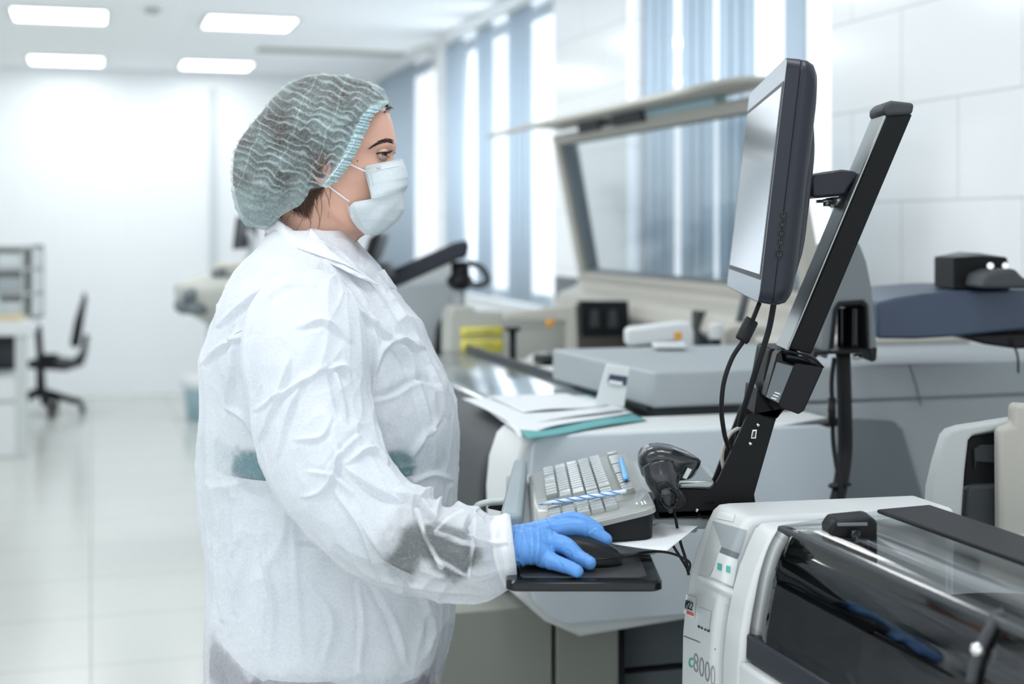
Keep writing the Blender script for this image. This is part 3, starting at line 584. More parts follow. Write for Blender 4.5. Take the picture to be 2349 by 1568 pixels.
# neck to monitor
obj('monitor_neck', MB().ext([(1860, 408), (1872, 398), (1930, 389), (1962, 392), (1972, 402), (1950, 430), (1940, 448), (1880, 454), (1862, 452)], Ya+.02, Yb+.01), M['char'], st, bev=.008, seg=4)
obj('neck_top', MB().ext([(1866, 402), (1885, 393), (1930, 388), (1955, 391), (1950, 394), (1885, 400)], Ya+.03, Yb), M['alu'], st, bev=.002)
obj('neck_clamp', MB().cyl(P(1897, 456, Ya+.05), P(1897, 473, Ya+.05), .006, n=12).ext([(1878, 458), (1915, 456), (1915, 464), (1878, 465)], Ya+.04, Ya+.06).ext([(1912, 452), (1938, 450), (1925, 476), (1912, 466)], Ya+.03, Yb-.01), M['alu'], st)
# keyboard tray with support reaching to the machine
zt_r = .985
obj('tray', MB().prism([(-.01, 1.97, .965), (.20, 1.97, .965), (.20, 2.14, .965), (.36, 2.14, .965), (.36, 2.62, .965), (-.01, 2.5, .965)], (0, 0, .018)), M['bgrey'], st, bev=.004)
obj('tray_support', MB().box((.1, 2.3, .925), (.3, 2.76, .966)), M['bgrey'], st, bev=.004)
obj('palm_rest', MB().prism([(-.018, 1.99, .984), (.014, 1.99, .984), (.026, 2.46, .984), (.003, 2.46, .984)], (0, 0, .035)), M['palm'], st, bev=.008, seg=4)
obj('side_loop', MB().tube([P(1090, 1182, 2.2), P(1092, 1162, 2.2), P(1120, 1151, 2.2), P(1165, 1148, 2.2)], .008, 12, smooth=16, flat=.6), M['lgrey'], st)
obj('loop_socket', MB().ext([(1118, 1166), (1124, 1160), (1165, 1157), (1165, 1176)], 2.2, 2.23), M['black'], st, bev=.002)
# monitor
def MP(s, t, n=0):                                     # s: near 0 -> far 1, t: bottom 0 -> top 1, n: behind the screen face
    o_, e1, e2 = Vector((.3375, 1.95, 1.317)), Vector((.037, .53, 0)), Vector((.0395, 0, .335)); nn = e2.cross(e1).normalized(); nn = nn if nn.x > 0 else -nn
    return o_+e1*s+e2*t+nn*n
mon = thing('monitor', 'black-backed touch monitor with silver bezel, seen nearly edge-on', 'monitor', MP(.5, .0, .04))
def mrect(s0, s1, t0, t1, n): return [MP(s0, t0, n), MP(s1, t0, n), MP(s1, t1, n), MP(s0, t1, n)]
def rr(s0, s1, t0, t1, n, r, k=6):
    sc = .53/.335; pts = []
    for cx_, cy_, a0 in ((s1-r/sc, t1-r, 0), (s0+r/sc, t1-r, 90), (s0+r/sc, t0+r, 180), (s1-r/sc, t0+r, 270)):
        for i in range(k+1): a = math.radians(a0+90*i/k); pts.append(MP(cx_+math.cos(a)*r/sc, cy_+math.sin(a)*r, n))
    return pts
def loftmon(secs, m, name, **k): return obj(name, MB().rings([rr(*s_) for s_ in secs]), m, mon, **k)
loftmon([(.0, 1, 0, 1, .0, .045), (0, 1, 0, 1, .0012, .045)], M['silver'], 'front_bezel', bev=.0015)
loftmon([(-.002, 1.003, -.003, 1.004, .0008, .05), (-.004, 1.004, -.006, 1.006, .018, .06), (-.004, 1.004, -.006, 1.006, .019, .06)], M['char'], 'side_band', smooth='a')
loftmon([(-.003, 1.003, -.005, 1.005, .0195, .06), (-.002, 1.002, -.004, 1.004, .030, .07), (.004, .996, .006, .994, .040, .09), (.02, .98, .03, .97, .047, .12), (.06, .94, .07, .93, .051, .12)], M['char'], 'rear_housing')
loftmon([(.1, .9, .09, .80, .045, .14), (.12, .88, .11, .78, .058, .14), (.18, .82, .17, .72, .066, .14), (.26, .74, .25, .64, .069, .12)], M['char'], 'back_bulge')
loftmon([(.0005, .978, .09, .905, -.0008, .01), (.0005, .978, .09, .905, .004, .01)], M['black'], 'inner_bezel', smooth=False)
loftmon([(.022, .955, .112, .885, -.0014, .004), (.022, .955, .112, .885, .003, .004)], M['screen'], 'screen', smooth=False)
TM = bvh(*[c for c in mon.children if c.name.startswith(('rear_housing', 'side_band'))])
for i, (x, y) in enumerate([(1797, 494), (1795, 514), (1792, 535), (1790, 555), (1787, 583)]):
    r_ = .0062 if i == 4 else .0048; c = hit(TM, x, y, 0, 1.95); d = Vector((0, -1, 0))
    bt = obj('power_button' if i == 4 else 'side_button', MB().cyl(c-d*.004, c+d*.0022, r_, n=28), M['black'], mon, bev=.0006)
    obj('button_ring', MB().tube([c+d*.0022+Vector((math.cos(a)*r_, 0, math.sin(a)*r_)) for a in np.linspace(0, 6.284, 25)], .0004, 6), M['dgrey'], bt)
    obj('button_mark', MB().tube([c+d*.0025+Vector((math.cos(a)*r_*.4, 0, math.sin(a)*r_*.4)) for a in np.linspace(2.2, 7.2, 12)], .00025, 6), M['mgrey'], bt)
# monitor cables
ca = tag(obj('monitor_cable', MB().tube([P(1742, 695, 2.08), P(1728, 730, 2.07), P(1712, 770, 2.06), P(1680, 820, 2.06), P(1662, 870, 2.06), P(1655, 930, 2.07), P(1660, 985, 2.1), P(1672, 1030, 2.16)], .0035, 12, smooth=60).tube([P(1726, 732, 2.07), P(1723, 737, 2.07), P(1703, 777, 2.06), P(1700, 782, 2.06)], [.009, .0105, .0105, .009], 18), M['rubber']), 'black monitor cable with a thick ferrite lump, hanging in a loop below the screen', 'cable')
tag(obj('monitor_cable', MB().tube([P(1776, 690, 2.1), P(1765, 750, 2.1), P(1740, 830, 2.1), P(1718, 900, 2.12), P(1700, 960, 2.16), P(1690, 1020, 2.2), P(1688, 1085, 2.2)], .0045, 12, smooth=50), M['rubber']), 'straight black cable running down the front of the slanted arm', 'cable')
tag(obj('grey_cable', MB().tube([P(1712, 975, 2.17), P(1680, 990, 2.17), P(1662, 1020, 2.17), P(1656, 1050, 2.17), P(1660, 1075, 2.17)], .003, 10, smooth=30), M['cream']), 'short light grey cable curving out of the black arm base', 'cable')
tag(obj('black_cable', MB().tube([P(1722, 1120, 2.2), P(1728, 1160, 2.2), P(1735, 1240, 2.25)], .004, 10, smooth=20), M['rubber']), 'black cable dropping behind the arm base, right of it', 'cable')

# ---- keyboard
def KP(s, t, n=0):                                     # s: front(0) -> rear(1) across, t: near(0) -> far(1), n up
    x = .028+.172*s; y = 1.943+.485*t+.035*s; z = .998+.034*s+n*.98; return Vector((x-n*.19, y, z))
kb = thing('keyboard', 'grey computer keyboard under a clear film cover on the tray', 'keyboard', KP(.5, .5, -.02))
def kq(s0, s1, t0, t1, n): return [KP(s0, t0, n), KP(s1, t0, n), KP(s1, t1, n), KP(s0, t1, n)]
def krr(s0, s1, t0, t1, n, r, rear=None, k=5):
    sc = .5/.172; pts = []
    for cx_, cy_, a0 in ((s1-r*sc, t1-r, 0), (s0+r*sc, t1-r, 90), (s0+r*sc, t0+r, 180), (s1-r*sc, t0+r, 270)):
        for i in range(k+1): a = math.radians(a0+90*i/k); pts.append(KP(cx_+math.cos(a)*r*sc, cy_+math.sin(a)*r, n))
    return pts
def low_ring(z_): return [Vector((p.x, p.y, z_)) for p in krr(.02, .98, .01, .99, 0, .03)]
obj('base', MB().rings([low_ring(.984), [p*1 for p in krr(.02, .98, .01, .99, -.008, .03)]]), M['black'], kb, bev=.002)
obj('case', MB().rings([krr(0, 1, 0, 1, -.010, .035), krr(0, 1, 0, 1, -.003, .035), krr(.02, .98, .008, .992, 0, .03)]), mat('film_covered_case', rgb(150, 154, 150), .3, spec=.4, coat=.15, bump=.15, bscale=60), kb, smooth='a')
km = mat('film_covered_key', rgb(150, 156, 154), .25, spec=.5, coat=.25, bump=.2, bscale=120)
def keymesh(ws, wt_):
    mb = MB(); e1, e2, e3 = KP(1, 0)-KP(0, 0), KP(0, 1)-KP(0, 0), KP(0, 0, 1)-KP(0, 0)
    e1 = e1.normalized(); e2.x = 0; e2.z = 0; e2 = e2.normalized(); e3 = e3.normalized()
    def R(k, h): return [e1*a*k*ws/2+e2*b*k*wt_/2+e3*h for a, b in ((-1, -1), (1, -1), (1, 1), (-1, 1))]
    return mb.rings([R(1, -.001), R(.98, .002), R(.92, .0070), R(.88, .0078)])
ROOT['zero'] = Vector((0, 0, 0))
protos = {}
def key(s, t, ws=.0195, wt_=.0165):
    k = (round(ws, 4), round(wt_, 4))
    if k not in protos:
        o = obj('key', keymesh(*k), km, None, bev=.0006, seg=2); protos[k] = o
    else: o = protos[k].copy(); COL.objects.link(o)
    o.parent = kb; o.location = KP(s, t, .0005)-ROOT[kb.name]; return o
U_ = .019/.485; rows = [.20, .315, .43, .545, .66, .84]   # bottom row .. function row
t_end = .965
def run(row, keys, t0=t_end):
    t = t0
    for w_ in keys:
        if w_ > 0: key(rows[row], t-w_*U_/2, .0195, w_*.019-.0034)
        t -= abs(w_)*U_
run(5, [1, -1]+[1]*4+[-.5]+[1]*4+[-.5]+[1]*4)
run(4, [1]*13+[2]); run(3, [1.5]+[1]*12+[1.5]); run(2, [1.75]+[1]*11+[2.25]); run(1, [2.25]+[1]*10+[2.75]); run(0, [1.5, 1.25, 1.25, 5.5, 1.25, 1.25, 1, 1.5][:7])
t_nav = t_end-15.4*U_
for r_, n_ in ((5, 3), (4, 3), (3, 3), (0, 3)): run(r_, [1]*n_, t_nav)
run(1, [-1, 1, -1], t_nav)
t_num = t_nav-3.4*U_
for r_ in (4, 3, 2): run(r_, [1]*4, t_num)
run(1, [1]*3+[1], t_num); run(0, [2, 1, 1], t_num)
obj('status_marks', MB().prism(kq(.86, .872, .07, .10, .0006), (0, 0, .0003)).prism(kq(.90, .912, .05, .10, .0006), (0, 0, .0003)).prism(kq(.925, .937, .05, .10, .0006), (0, 0, .0003)), M['whiteink'], kb, smooth=False)
# pens
KT = lambda x, y, n=.0135: None
def pen_between(name, a, b, r, m1, label, tipm, spiral=False):
    a, b = Vector(a), Vector(b); t = thing(name, label, 'pen', (a+b)/2)
    d = (b-a).normalized()
    bar = obj('barrel', MB().tube([a+d*.006, a+d*.02, b-d*.004, b], [r*.55, r, r, r*.7], 16), m1, t)
    obj('tip', MB().tube([a, a+d*.007], [.0005, r*.55], 12), tipm, t)
    if spiral:
        L = (b-a).length; up = d.cross(Vector((0, 0, 1))).normalized(); w2 = d.cross(up)
        for ph in (0, 2.1, 4.2): obj('stripe', MB().tube([a+d*(.02+(L-.03)*k/60)+(up*math.cos(ph+k*.22)+w2*math.sin(ph+k*.22))*r*.93 for k in range(61)], .0011, 6), M['glove'], t)
    return t
def on_key(px, py, n):                                # point above the key tops
    best = None
    for i in range(60):
        for_ = P(px, py, 1.8+i*.0125); s = (for_.x-.028)/.172; z = .998+.034*s+n
        if for_.z < z: return for_
    return for_
pen_between('ballpoint_pen', on_key(1236, 1157, .016), on_key(1438, 1126, .016), .0035, mat('clear_pen_barrel', rgb(205, 220, 235), .15, spec=.8), 'clear ballpoint pen with blue spiral stripes lying across the keyboard', M['glove'], True)
pen_between('capped_pen', on_key(1437, 1103, .014), on_key(1424, 1052, .014), .0046, mat('sky_blue_pen', rgb(90, 170, 225), .3), 'short sky-blue pen lying by the function keys', M['ink'])
# ---- mouse pad, mouse, paper
padz = .965
pad = thing('mouse_pad', 'black pull-out mouse platform under the gloved hand', 'mouse pad', Vector((.09, 1.93, .950)))
def padr(z, g, r=.012, k=6):
    pts = []
    for cx_, cy_, a0 in ((.194-g-r, 2.05-g-r, 0), (-.008+g+r, 2.05-g-r, 90), (-.008+g+r, 1.828+g+r, 180), (.194-g-r, 1.828+g+r, 270)):
        for i in range(k+1): a = math.radians(a0+90*i/k); pts.append(Vector((cx_+math.cos(a)*r, cy_+math.sin(a)*r, z)))
    return pts
obj('platform', MB().rings([padr(.9505, .004), padr(.953, 0), padr(.962, 0), padr(padz, .0025)]), M['gloss'], pad, smooth='a')
obj('mat', MB().rings([padr(padz-.001, .018), padr(padz+.0012, .0185)]), mat('mat_surface', (.03, .031, .033), .35), pad, smooth='a')
obj('slide_arm', MB().box((.02, 2.02, .9555), (.17, 2.2, .965)), M['blackm'], pad)
ms = thing('computer_mouse', 'black wired computer mouse under the gloved fingers', 'mouse', Vector((.095, 1.918, .9665)))
ml = []
for k in np.linspace(0, 1, 20):
    x = .035+.113*k; hw = .028*(1-.9*abs(2*k-1)**3.2)**.5*(1-.12*k); hh = .036*math.sin(math.pi*(.12+.80*k**.85))**.75*(1.0 if k < .95 else .8)
    ml.append([Vector((x, 1.918+hw*math.cos(a)*(abs(math.cos(a))**-.3 if abs(math.cos(a)) > .01 else 1), .967+max(0, (hh*math.sin(a)))**1.0)) for a in np.linspace(-.0, math.pi, 20)]+[Vector((x, 1.918-hw*(1-j/4), .967)) for j in range(1, 8)])
obj('shell', MB().rings(ml), M['black'], ms)
obj('side_line', MB().tube([Vector((.045+.1*k, 1.918-.0285*(1-.9*abs(2*(.1+.88*k)-1)**3.2)**.5*(1-.12*k)+.0005, .978)) for k in np.linspace(0, 1, 16)], .0009, 6), M['gloss'], ms)
cbl = MB().tube([(.147, 1.918, .975), (.165, 1.925, .976), P(1470, 1268, 1.96), P(1520, 1265, 1.97), P(1560, 1276, 1.98), P(1583, 1292, 1.985), P(1578, 1316, 1.985)], .0018, 8, smooth=40)
obj('cable', cbl, M['rubber'], ms)
tag(obj('scanner_cable', MB().tube([P(1545, 1165, 2.06), P(1550, 1190, 2.05), P(1560, 1240, 2.05), P(1575, 1290, 2.05), P(1580, 1318, 2.05)], .0022, 8, smooth=30), M['rubber']), 'thin black cable hanging from the barcode scanner past the paper sheet', 'cable')
tag(obj('black_cable', MB().tube([P(1540, 1245, 2.03), P(1556, 1270, 2.03), P(1572, 1296, 2.03), P(1578, 1310, 2.0)], .002, 8, smooth=20), M['rubber']), 'thin black cable loop under the corner of the paper sheet', 'cable')
def pf(a, b):
    q = lerpq([(1512, 1196), (1600, 1206), (1530, 1262), (1400, 1246)], a, b); z = .9865+.006*a*a-.004*b*b*(1-a)
    return PZ(q[0], q[1]+2*math.sin(a*3), .984+.006*a*a-.002*b*(1-a))
tag(obj('paper_sheet', MB().grid(pf, 12, 10), M['paper'], solid=.0004), 'loose white sheet of paper sticking out from under the keyboard corner', 'paper')
# ---- papers on the analyser
for i, (q, zz, m_, lb) in enumerate([
    ([(1130, 912), (1350, 905), (1484, 962), (1210, 1006)], 1.0165, 'tealpaper', 'teal sheet at the bottom of the loose papers on the analyser'),
    ([(1092, 925), (1345, 908), (1452, 946), (1192, 990)], 1.020, 'paper', 'white sheet just above the teal one, its corner hanging over the analyser edge'),
    ([(1060, 912), (1330, 905), (1440, 938), (1182, 974)], 1.0235, 'paper', 'crumpled white sheet in the middle of the loose papers'),
    ([(1120, 908), (1300, 902), (1400, 928), (1200, 945)], 1.027, 'paper', 'white sheet lying on top of the loose papers')]):
    def pg(a, b, q=q, zz=zz, i=i):
        x, y = lerpq(q, a, b); p = PZ(x, y, zz); p.z += .0018*math.sin(7*a+i*2)*math.sin(5*b+i); 
        edge = max(0, b-.8)/.2*max(0, .35-a)/.35; p.z -= .015*edge*edge if i in (1, 2) else 0
        return p
    tag(obj('paper_sheet', MB().grid(pg, 22, 18), M[m_], solid=.0006), lb, 'paper')
sg = thing('display_card', 'small white stand with a navy and white label beside the grey cover', 'card', P(1390, 928, 3.05))
obj('card', MB().ext([(1365, 926), (1392, 835), (1445, 842), (1432, 934)], 3.04, 3.05), M['white'], sg, bev=.002)
obj('label', MB().ext([(1394, 876), (1399, 858), (1440, 864), (1437, 884)], 3.036, 3.041), M['navy'], sg, smooth=False)
obj('label_stripe', MB().ext([(1396, 878), (1398, 871), (1428, 876), (1427, 884)], 3.033, 3.037), M['whiteink'], sg, smooth=False)
# ---- barcode scanner
def inflate(pxs, c, Yc, W, p=2.2, nt=72, nr=12, q=.5):
    a = np.array(pxs, float)
    lim = polar(a, c, nt); return inflate_l(lim, lim, c, Yc, W, p, nr, q)
def polar(poly, c, nt):
    poly = np.asarray(poly, float)-np.array(c); n = len(poly); out = np.zeros(nt)
    for k in range(nt):
        th = 2*math.pi*k/nt; d = np.array([math.cos(th), math.sin(th)]); best = 0
        for i in range(n):
            p, e = poly[i], poly[(i+1) % n]-poly[i]; den = d[0]*e[1]-d[1]*e[0]
            if abs(den) < 1e-9: continue
            t = (p[0]*e[1]-p[1]*e[0])/den; s = (p[0]*d[1]-p[1]*d[0])/den
            if t > 0 and -1e-6 <= s <= 1+1e-6: best = max(best, t)
        out[k] = best
    return out
def smooth_closed(a, k):
    for _ in range(k): a = (np.roll(a, 1)+2*a+np.roll(a, -1))/4
    return a
def inflate_l(lim, ext, c, Yc, W, p=2.2, nr=12, q=.5, sides=(-1, 1)):
    nt = len(lim); mb = MB(); s = Yc/F; rr_ = np.linspace(0, 1, nr+1)[1:]**.8
    for sd in sides:
        V = [(((c[0]-CX)*(Yc-W)/F), Yc+sd*W, H-(c[1]-HY)*(Yc-W)/F)]; fs = []
        for j, r in enumerate(rr_):
            for k in range(nt):
                th = 2*math.pi*k/nt; R = lim[k]*r; x, y = c[0]+R*math.cos(th), c[1]+R*math.sin(th)
                f = min(1, R/max(ext[k], 1e-6)); yy = W*max(0, 1-f**p)**q
                V.append(((x-CX)*(Yc-yy)/F, Yc+sd*yy, H-(y-HY)*(Yc-yy)/F))
        for k in range(nt):
            fs.append((0, 1+k, 1+(k+1) % nt))
            for j in range(nr-1): b0 = 1+j*nt; fs.append((b0+k, b0+nt+k, b0+nt+(k+1) % nt, b0+(k+1) % nt))
        mb.add(V, fs if sd < 0 else [f_[::-1] for f_ in fs])
    return mb
def weld(o, d=1e-5):
    bm = bmesh.new(); bm.from_mesh(o.data); bmesh.ops.remove_doubles(bm, verts=bm.verts, dist=d); bmesh.ops.recalc_face_normals(bm, faces=bm.faces); bm.to_mesh(o.data); bm.free()
    o.data.polygons.foreach_set('use_smooth', [True]*len(o.data.polygons)); return o
sc = thing('barcode_scanner', 'black handheld barcode scanner resting in its holder beside the keyboard', 'barcode scanner', P(1545, 1180, 2.08))
weld(obj('head', inflate([(1463, 1062), (1464, 1045), (1474, 1030), (1492, 1022), (1515, 1020), (1545, 1025), (1580, 1038), (1609, 1054), (1606, 1066), (1594, 1090), (1584, 1099), (1550, 1104), (1515, 1108), (1490, 1106), (1472, 1090)], (1530, 1064), 2.08, .036, 3, q=.42), mat('scanner_black', (.014, .016, .02), .2, spec=.6), sc))
obj('handle', MB().tube([P(1510, 1066, 2.04), P(1517, 1096, 2.032), P(1530, 1130, 2.03), P(1538, 1152, 2.03)], [.023, .023, .019, .016], 24, smooth=16), mat('handle_black', (.016, .018, .022), .25, spec=.6), sc)
obj('trigger', MB().ell(P(1551, 1092, 2.04), .006, .006, .012), M['gloss'], sc)
obj('head_label', MB().ext([(1566, 1096), (1578, 1073), (1587, 1077), (1575, 1098)], 2.042, 2.046), M['lgrey'], sc, smooth=False)
obj('holder', MB().ext([(1502, 1118), (1512, 1106), (1530, 1104), (1556, 1128), (1575, 1142), (1573, 1154), (1560, 1168), (1546, 1166), (1526, 1154)], 2.005, 2.05), M['black'], sc, bev=.006)
obj('holder_ring', MB().tube([P(1536, 1143, 2.003)+Vector((math.cos(a)*.0115, 0, math.sin(a)*.0135)) for a in np.linspace(0, 6.284, 25)], .0022, 8), M['gloss'], sc)
obj('holder_screw', MB().cyl(P(1553, 1147, 2.001), P(1553, 1147, 2.008), .003, n=14), M['gloss'], sc)
sr = MB().tube([P(1527, 1126, 1.995), P(1531, 1150, 2.005), P(1538, 1172, 2.03)], [.0062, .005, .0035], 14, smooth=12)
for k in range(8): sr.tube([P(1528+k*1.1, 1130+k*4.4, 1.995+k*.003), P(1528.4+k*1.1, 1132+k*4.4, 1.995+k*.003)], .0072-k*.0003, 14)
obj('strain_relief', sr, M['dgrey'], sc)

# ================================================================ blurred background objects
ds = thing('desk', 'white desk with drawer unit at the left edge of the photo', 'desk', PZ(40, 1040, 0))
D0 = PZ(60, 1050, 0).y
def D(px, py, Y=None): return P(px, py, Y or D0)
zd = P(0, 738, D0).z
def dbox(name, x0, x1, y0, y1, py0, py1, m, par=None, **k):
    a, b = P(x0, py1, y0), P(x1, py0, y0); z_ = max(0, a.z); sh_0 = UV(y0-D0, 0); return obj(name, MB().prism([Vector((x, D0, z_))+sh_0 for x in (P(x0, 0, D0).x, P(x1, 0, D0).x)]+[Vector((x, D0, z_))+sh_0+UV(y1-y0, 0) for x in (P(x1, 0, D0).x, P(x0, 0, D0).x)], (0, 0, b.z-z_)), m, par or ds, **k)
dbox('desktop', -160, 78, D0, D0+.6, 738, 770, M['white'], bev=.006)
dbox('leg', 34, 62, D0+.02, D0+.08, 770, 1100, M['offwhite'], bev=.004)
dbox('modesty_panel', -160, 34, D0+.5, D0+.53, 770, 860, M['dgrey'])
dr = dbox('drawer_unit', -160, 36, D0+.03, D0+.5, 865, 1100, M['white'], bev=.006)
dbox('drawer_gap', -160, 37, D0+.028, D0+.031, 918, 924, M['greyink'], smooth=False)
shl = thing('shelf_unit', 'pale grey pigeonhole shelf unit standing on the white desk', 'shelf unit', P(40, 735, D0+.5))
a, b = P(-80, 738, D0+.3), P(84, 562, D0+.3)
mbs = MB().box((a.x, D0+.25, zd), (b.x, D0+.45, zd+.02)).box((a.x, D0+.25, b.z-.02), (b.x, D0+.45, b.z)).box((b.x-.02, D0+.25, zd), (b.x, D0+.45, b.z)).box((a.x, D0+.43, zd), (b.x, D0+.45, b.z))
for k in (.33, .66): mbs.box((a.x, D0+.25, zd+(b.z-zd)*k), (b.x, D0+.45, zd+(b.z-zd)*k+.015))
mbs.box((P(18, 0, D0).x, D0+.25, zd), (P(18, 0, D0).x+.015, D0+.45, b.z))
obj('carcass', mbs, M['offwhite'], shl, bev=.003)
for k, (x0, x1) in enumerate([(-60, 14), (24, 78)]):
    for j in range(3):
        zz = zd+(b.z-zd)*(j*.33)+.02; x_0, x_1 = P(x0, 0, D0+.5).x, P(x1, 0, D0+.5).x
        obj('letter_tray', MB().box((x_0, D0+.26, zz), (x_1, D0+.42, zz+.09)), M['bgrey' if j == 1 else 'lgrey'], shl, bev=.003)
tag(obj('wooden_tray', MB().box((P(-40, 0, D0+.2).x, D0+.03, zd), (P(60, 0, D0+.2).x, D0+.2, zd+.035)), M['wood'], bev=.004), 'light wooden tray lying on the white desk', 'tray')
tag(obj('water_bottle', MB().tube([(P(10, 0, D0+.3).x, D0+.12, zd+h_) for h_ in (0, .01, .14, .18, .2, .23)], [.03, .032, .032, .014, .014, .014], 18), M['lightblue']), 'slim pale bottle standing on the white desk', 'bottle')
# office chair
cc = PZ(112, 958, 0); CY = cc.y
ch = thing('office_chair', 'black office chair with tall tilted back, beside the white desk', 'chair', cc)
def C(px, py, dy=0): return P(px, py, CY+dy)
obj('backrest', MB().prism([C(192, 672), C(200, 684), C(184, 790), C(176, 800), C(160, 792), C(170, 740)], UV(.42, 0)), M['black'], ch, bev=.015)
obj('back_bar', MB().prism([C(176, 770), C(184, 775), C(176, 830), C(160, 834), C(152, 824), C(166, 815)], (0, .06, 0)), M['black'], ch, bev=.008).location.y += .18
obj('armrest', MB().prism([C(88, 812), C(128, 812), C(132, 826), C(120, 832), C(88, 832)], (0, .07, 0)), M['black'], ch, bev=.012)
obj('arm_post', MB().prism([C(78, 748), C(92, 745), C(100, 860), C(104, 930), C(94, 930), C(84, 830)], (0, .04, 0)), M['black'], ch, bev=.006)
obj('seat', MB().prism([C(60, 826), C(150, 838), C(152, 852), C(60, 846)], (0, .45, 0)), M['rubber'], ch, bev=.015).location.y += .02
hub = C(92, 900, .22)
obj('gas_column', MB().cyl(hub, hub+Vector((0, 0, .22)), .03), M['black'], ch)
for k in range(5):
    a_ = math.radians(-58+72*k); e_ = Vector((hub.x+.31*math.cos(a_), hub.y+.31*math.sin(a_), .075))
    l_ = obj('leg', MB().tube([hub+Vector((0, 0, .01)), e_], [.034, .024], 10), M['black'], ch)
    obj('caster', MB().cyl(e_+Vector((-.015, 0, -.045)), e_+Vector((.015, 0, -.045)), .03, n=16), M['black'], l_)
# round grey instrument behind the shoulder
YI = 6.2
ins = thing('bench_instrument', 'blurred grey rounded instrument on a pedestal, left of the white coat', 'instrument', P(520, 1120, YI))
weld(obj('bowl', inflate([(398, 655), (420, 640), (470, 628), (540, 630), (620, 640), (620, 740), (560, 756), (510, 757), (480, 748), (450, 728), (420, 715), (402, 690)], (520, 690), YI+.25, .28, 3, q=.45), M['beige'], ins))
obj('top_housing', MB().ext([(478, 634), (482, 612), (500, 602), (600, 602), (600, 640)], YI+.1, YI+.4), M['cream'], ins, bev=.02)
obj('small_display', MB().ext([(488, 640), (488, 616), (515, 616), (515, 640)], YI+.08, YI+.1), M['mgrey'], ins)
obj('side_knobs', MB().ell(P(425, 700, YI+.05), .05, .05, .04).ell(P(455, 705, YI+.02), .05, .05, .035).ell(P(440, 675, YI+.02), .04, .04, .03), M['mgrey'], ins)
obj('pedestal', MB().prism([P(468, 750, YI+.15), P(600, 750, YI+.15), P(600, 1265, YI+.15), P(490, 1265, YI+.15)], (0, .3, 0)), M['lgrey'], ins, bev=.02)
bn = thing('waste_bin', 'pale blue plastic bin on the floor behind the back of the white coat', 'bin', PZ(470, 960, 0))
by = PZ(470, 960, 0); hb = P(470, 868, by.y).z
obj('tub', MB().rings([[Vector((by.x+.16*r_*math.cos(a), by.y+.16*r_*math.sin(a), z_)) for a in np.linspace(0, 6.283, 28, endpoint=False)] for r_, z_ in ((.8, 0), (1, hb*.96), (1.05, hb), (.95, hb), (.78, .02))]), M['lightblue'], bn)
obj('liner', MB().rings([[Vector((by.x+.17*r_*math.cos(a), by.y+.17*r_*math.sin(a), z_)) for a in np.linspace(0, 6.283, 28, endpoint=False)] for r_, z_ in ((1.02, hb*.8), (1.06, hb), (.9, hb*1.12), (.8, hb*.95))], cap=False), M['white'], bn)
# far monitor and its stand behind the cap
fm = thing('far_monitor', 'small blurred dark monitor on a thin stand behind the back of the hair cap', 'monitor', P(548, 600, 6.6))
obj('panel', MB().prism([P(541, 497, 6.5), P(548, 497, 6.5), P(540, 572, 6.5), P(532, 572, 6.5)], (0.02, .42, 0)), M['black'], fm, bev=.006)
obj('stand', MB().tube([P(545, 535, 6.7), P(570, 538, 6.7), P(578, 560, 6.7), P(565, 604, 6.7)], .02, 10, smooth=14), M['lgrey'], fm)
# arm with black beam right of the collar
ba = thing('swing_arm', 'blurred black slanted beam arm on a post, right of the coat collar', 'monitor arm', P(1055, 700, 5.2))
YB = 5.2
obj('beam', MB().ext([(884, 640), (900, 618), (1040, 556), (1068, 550), (1076, 562), (1070, 590), (1045, 598), (930, 650), (895, 665)], YB, YB+.12), M['char'], ba, bev=.012)
obj('pivot', MB().cyl(P(1056, 600, YB+.06), P(1056, 645, YB+.06), .035).ell(P(1055, 645, YB+.06), .05, .05, .035), M['black'], ba)
obj('post', MB().cyl(P(1054, 650, YB+.06), P(1052, 740, YB+.06), .022), M['bgrey'], ba)
obj('cable_loop', MB().tube([P(1075, 600, YB), P(1110, 620, YB), P(1118, 645, YB), P(1095, 655, YB), P(1075, 650, YB)], .012, 10, smooth=24), M['dgrey'], ba)
fs_ = thing('tilted_screen', 'blurred dark tilted panel edge just below the chin mask', 'screen', P(845, 640, 4.9))
obj('panel', MB().ext([(828, 606), (846, 545), (866, 532), (872, 540), (850, 600), (838, 612)], 4.9, 5.3), M['black'], fs_, bev=.008)
obj('base', MB().ext([(815, 610), (885, 604), (900, 640), (870, 655), (820, 640)], 4.95, 5.2), M['dgrey'], fs_, bev=.008)
bh = thing('laboratory_analyser', 'blurred pale grey sloped machine housing behind the chest of the coat', 'analyser', P(980, 1010, 5.6))
obj('housing', MB().ext([(870, 1010), (870, 660), (900, 648), (1046, 636), (1060, 652), (1030, 722), (1012, 830), (1040, 1010)], 5.55, 6.2), M['bgrey'], bh, bev=.02)
obj('top_step', MB().ext([(900, 655), (960, 612), (1042, 600), (1050, 640), (905, 662)], 5.6, 6.1), M['offwhite'], bh, bev=.02)
obj('black_grip', MB().ext([(992, 830), (1000, 750), (1010, 728), (1026, 730), (1028, 840)], 5.4, 5.6), M['black'], bh, bev=.02)
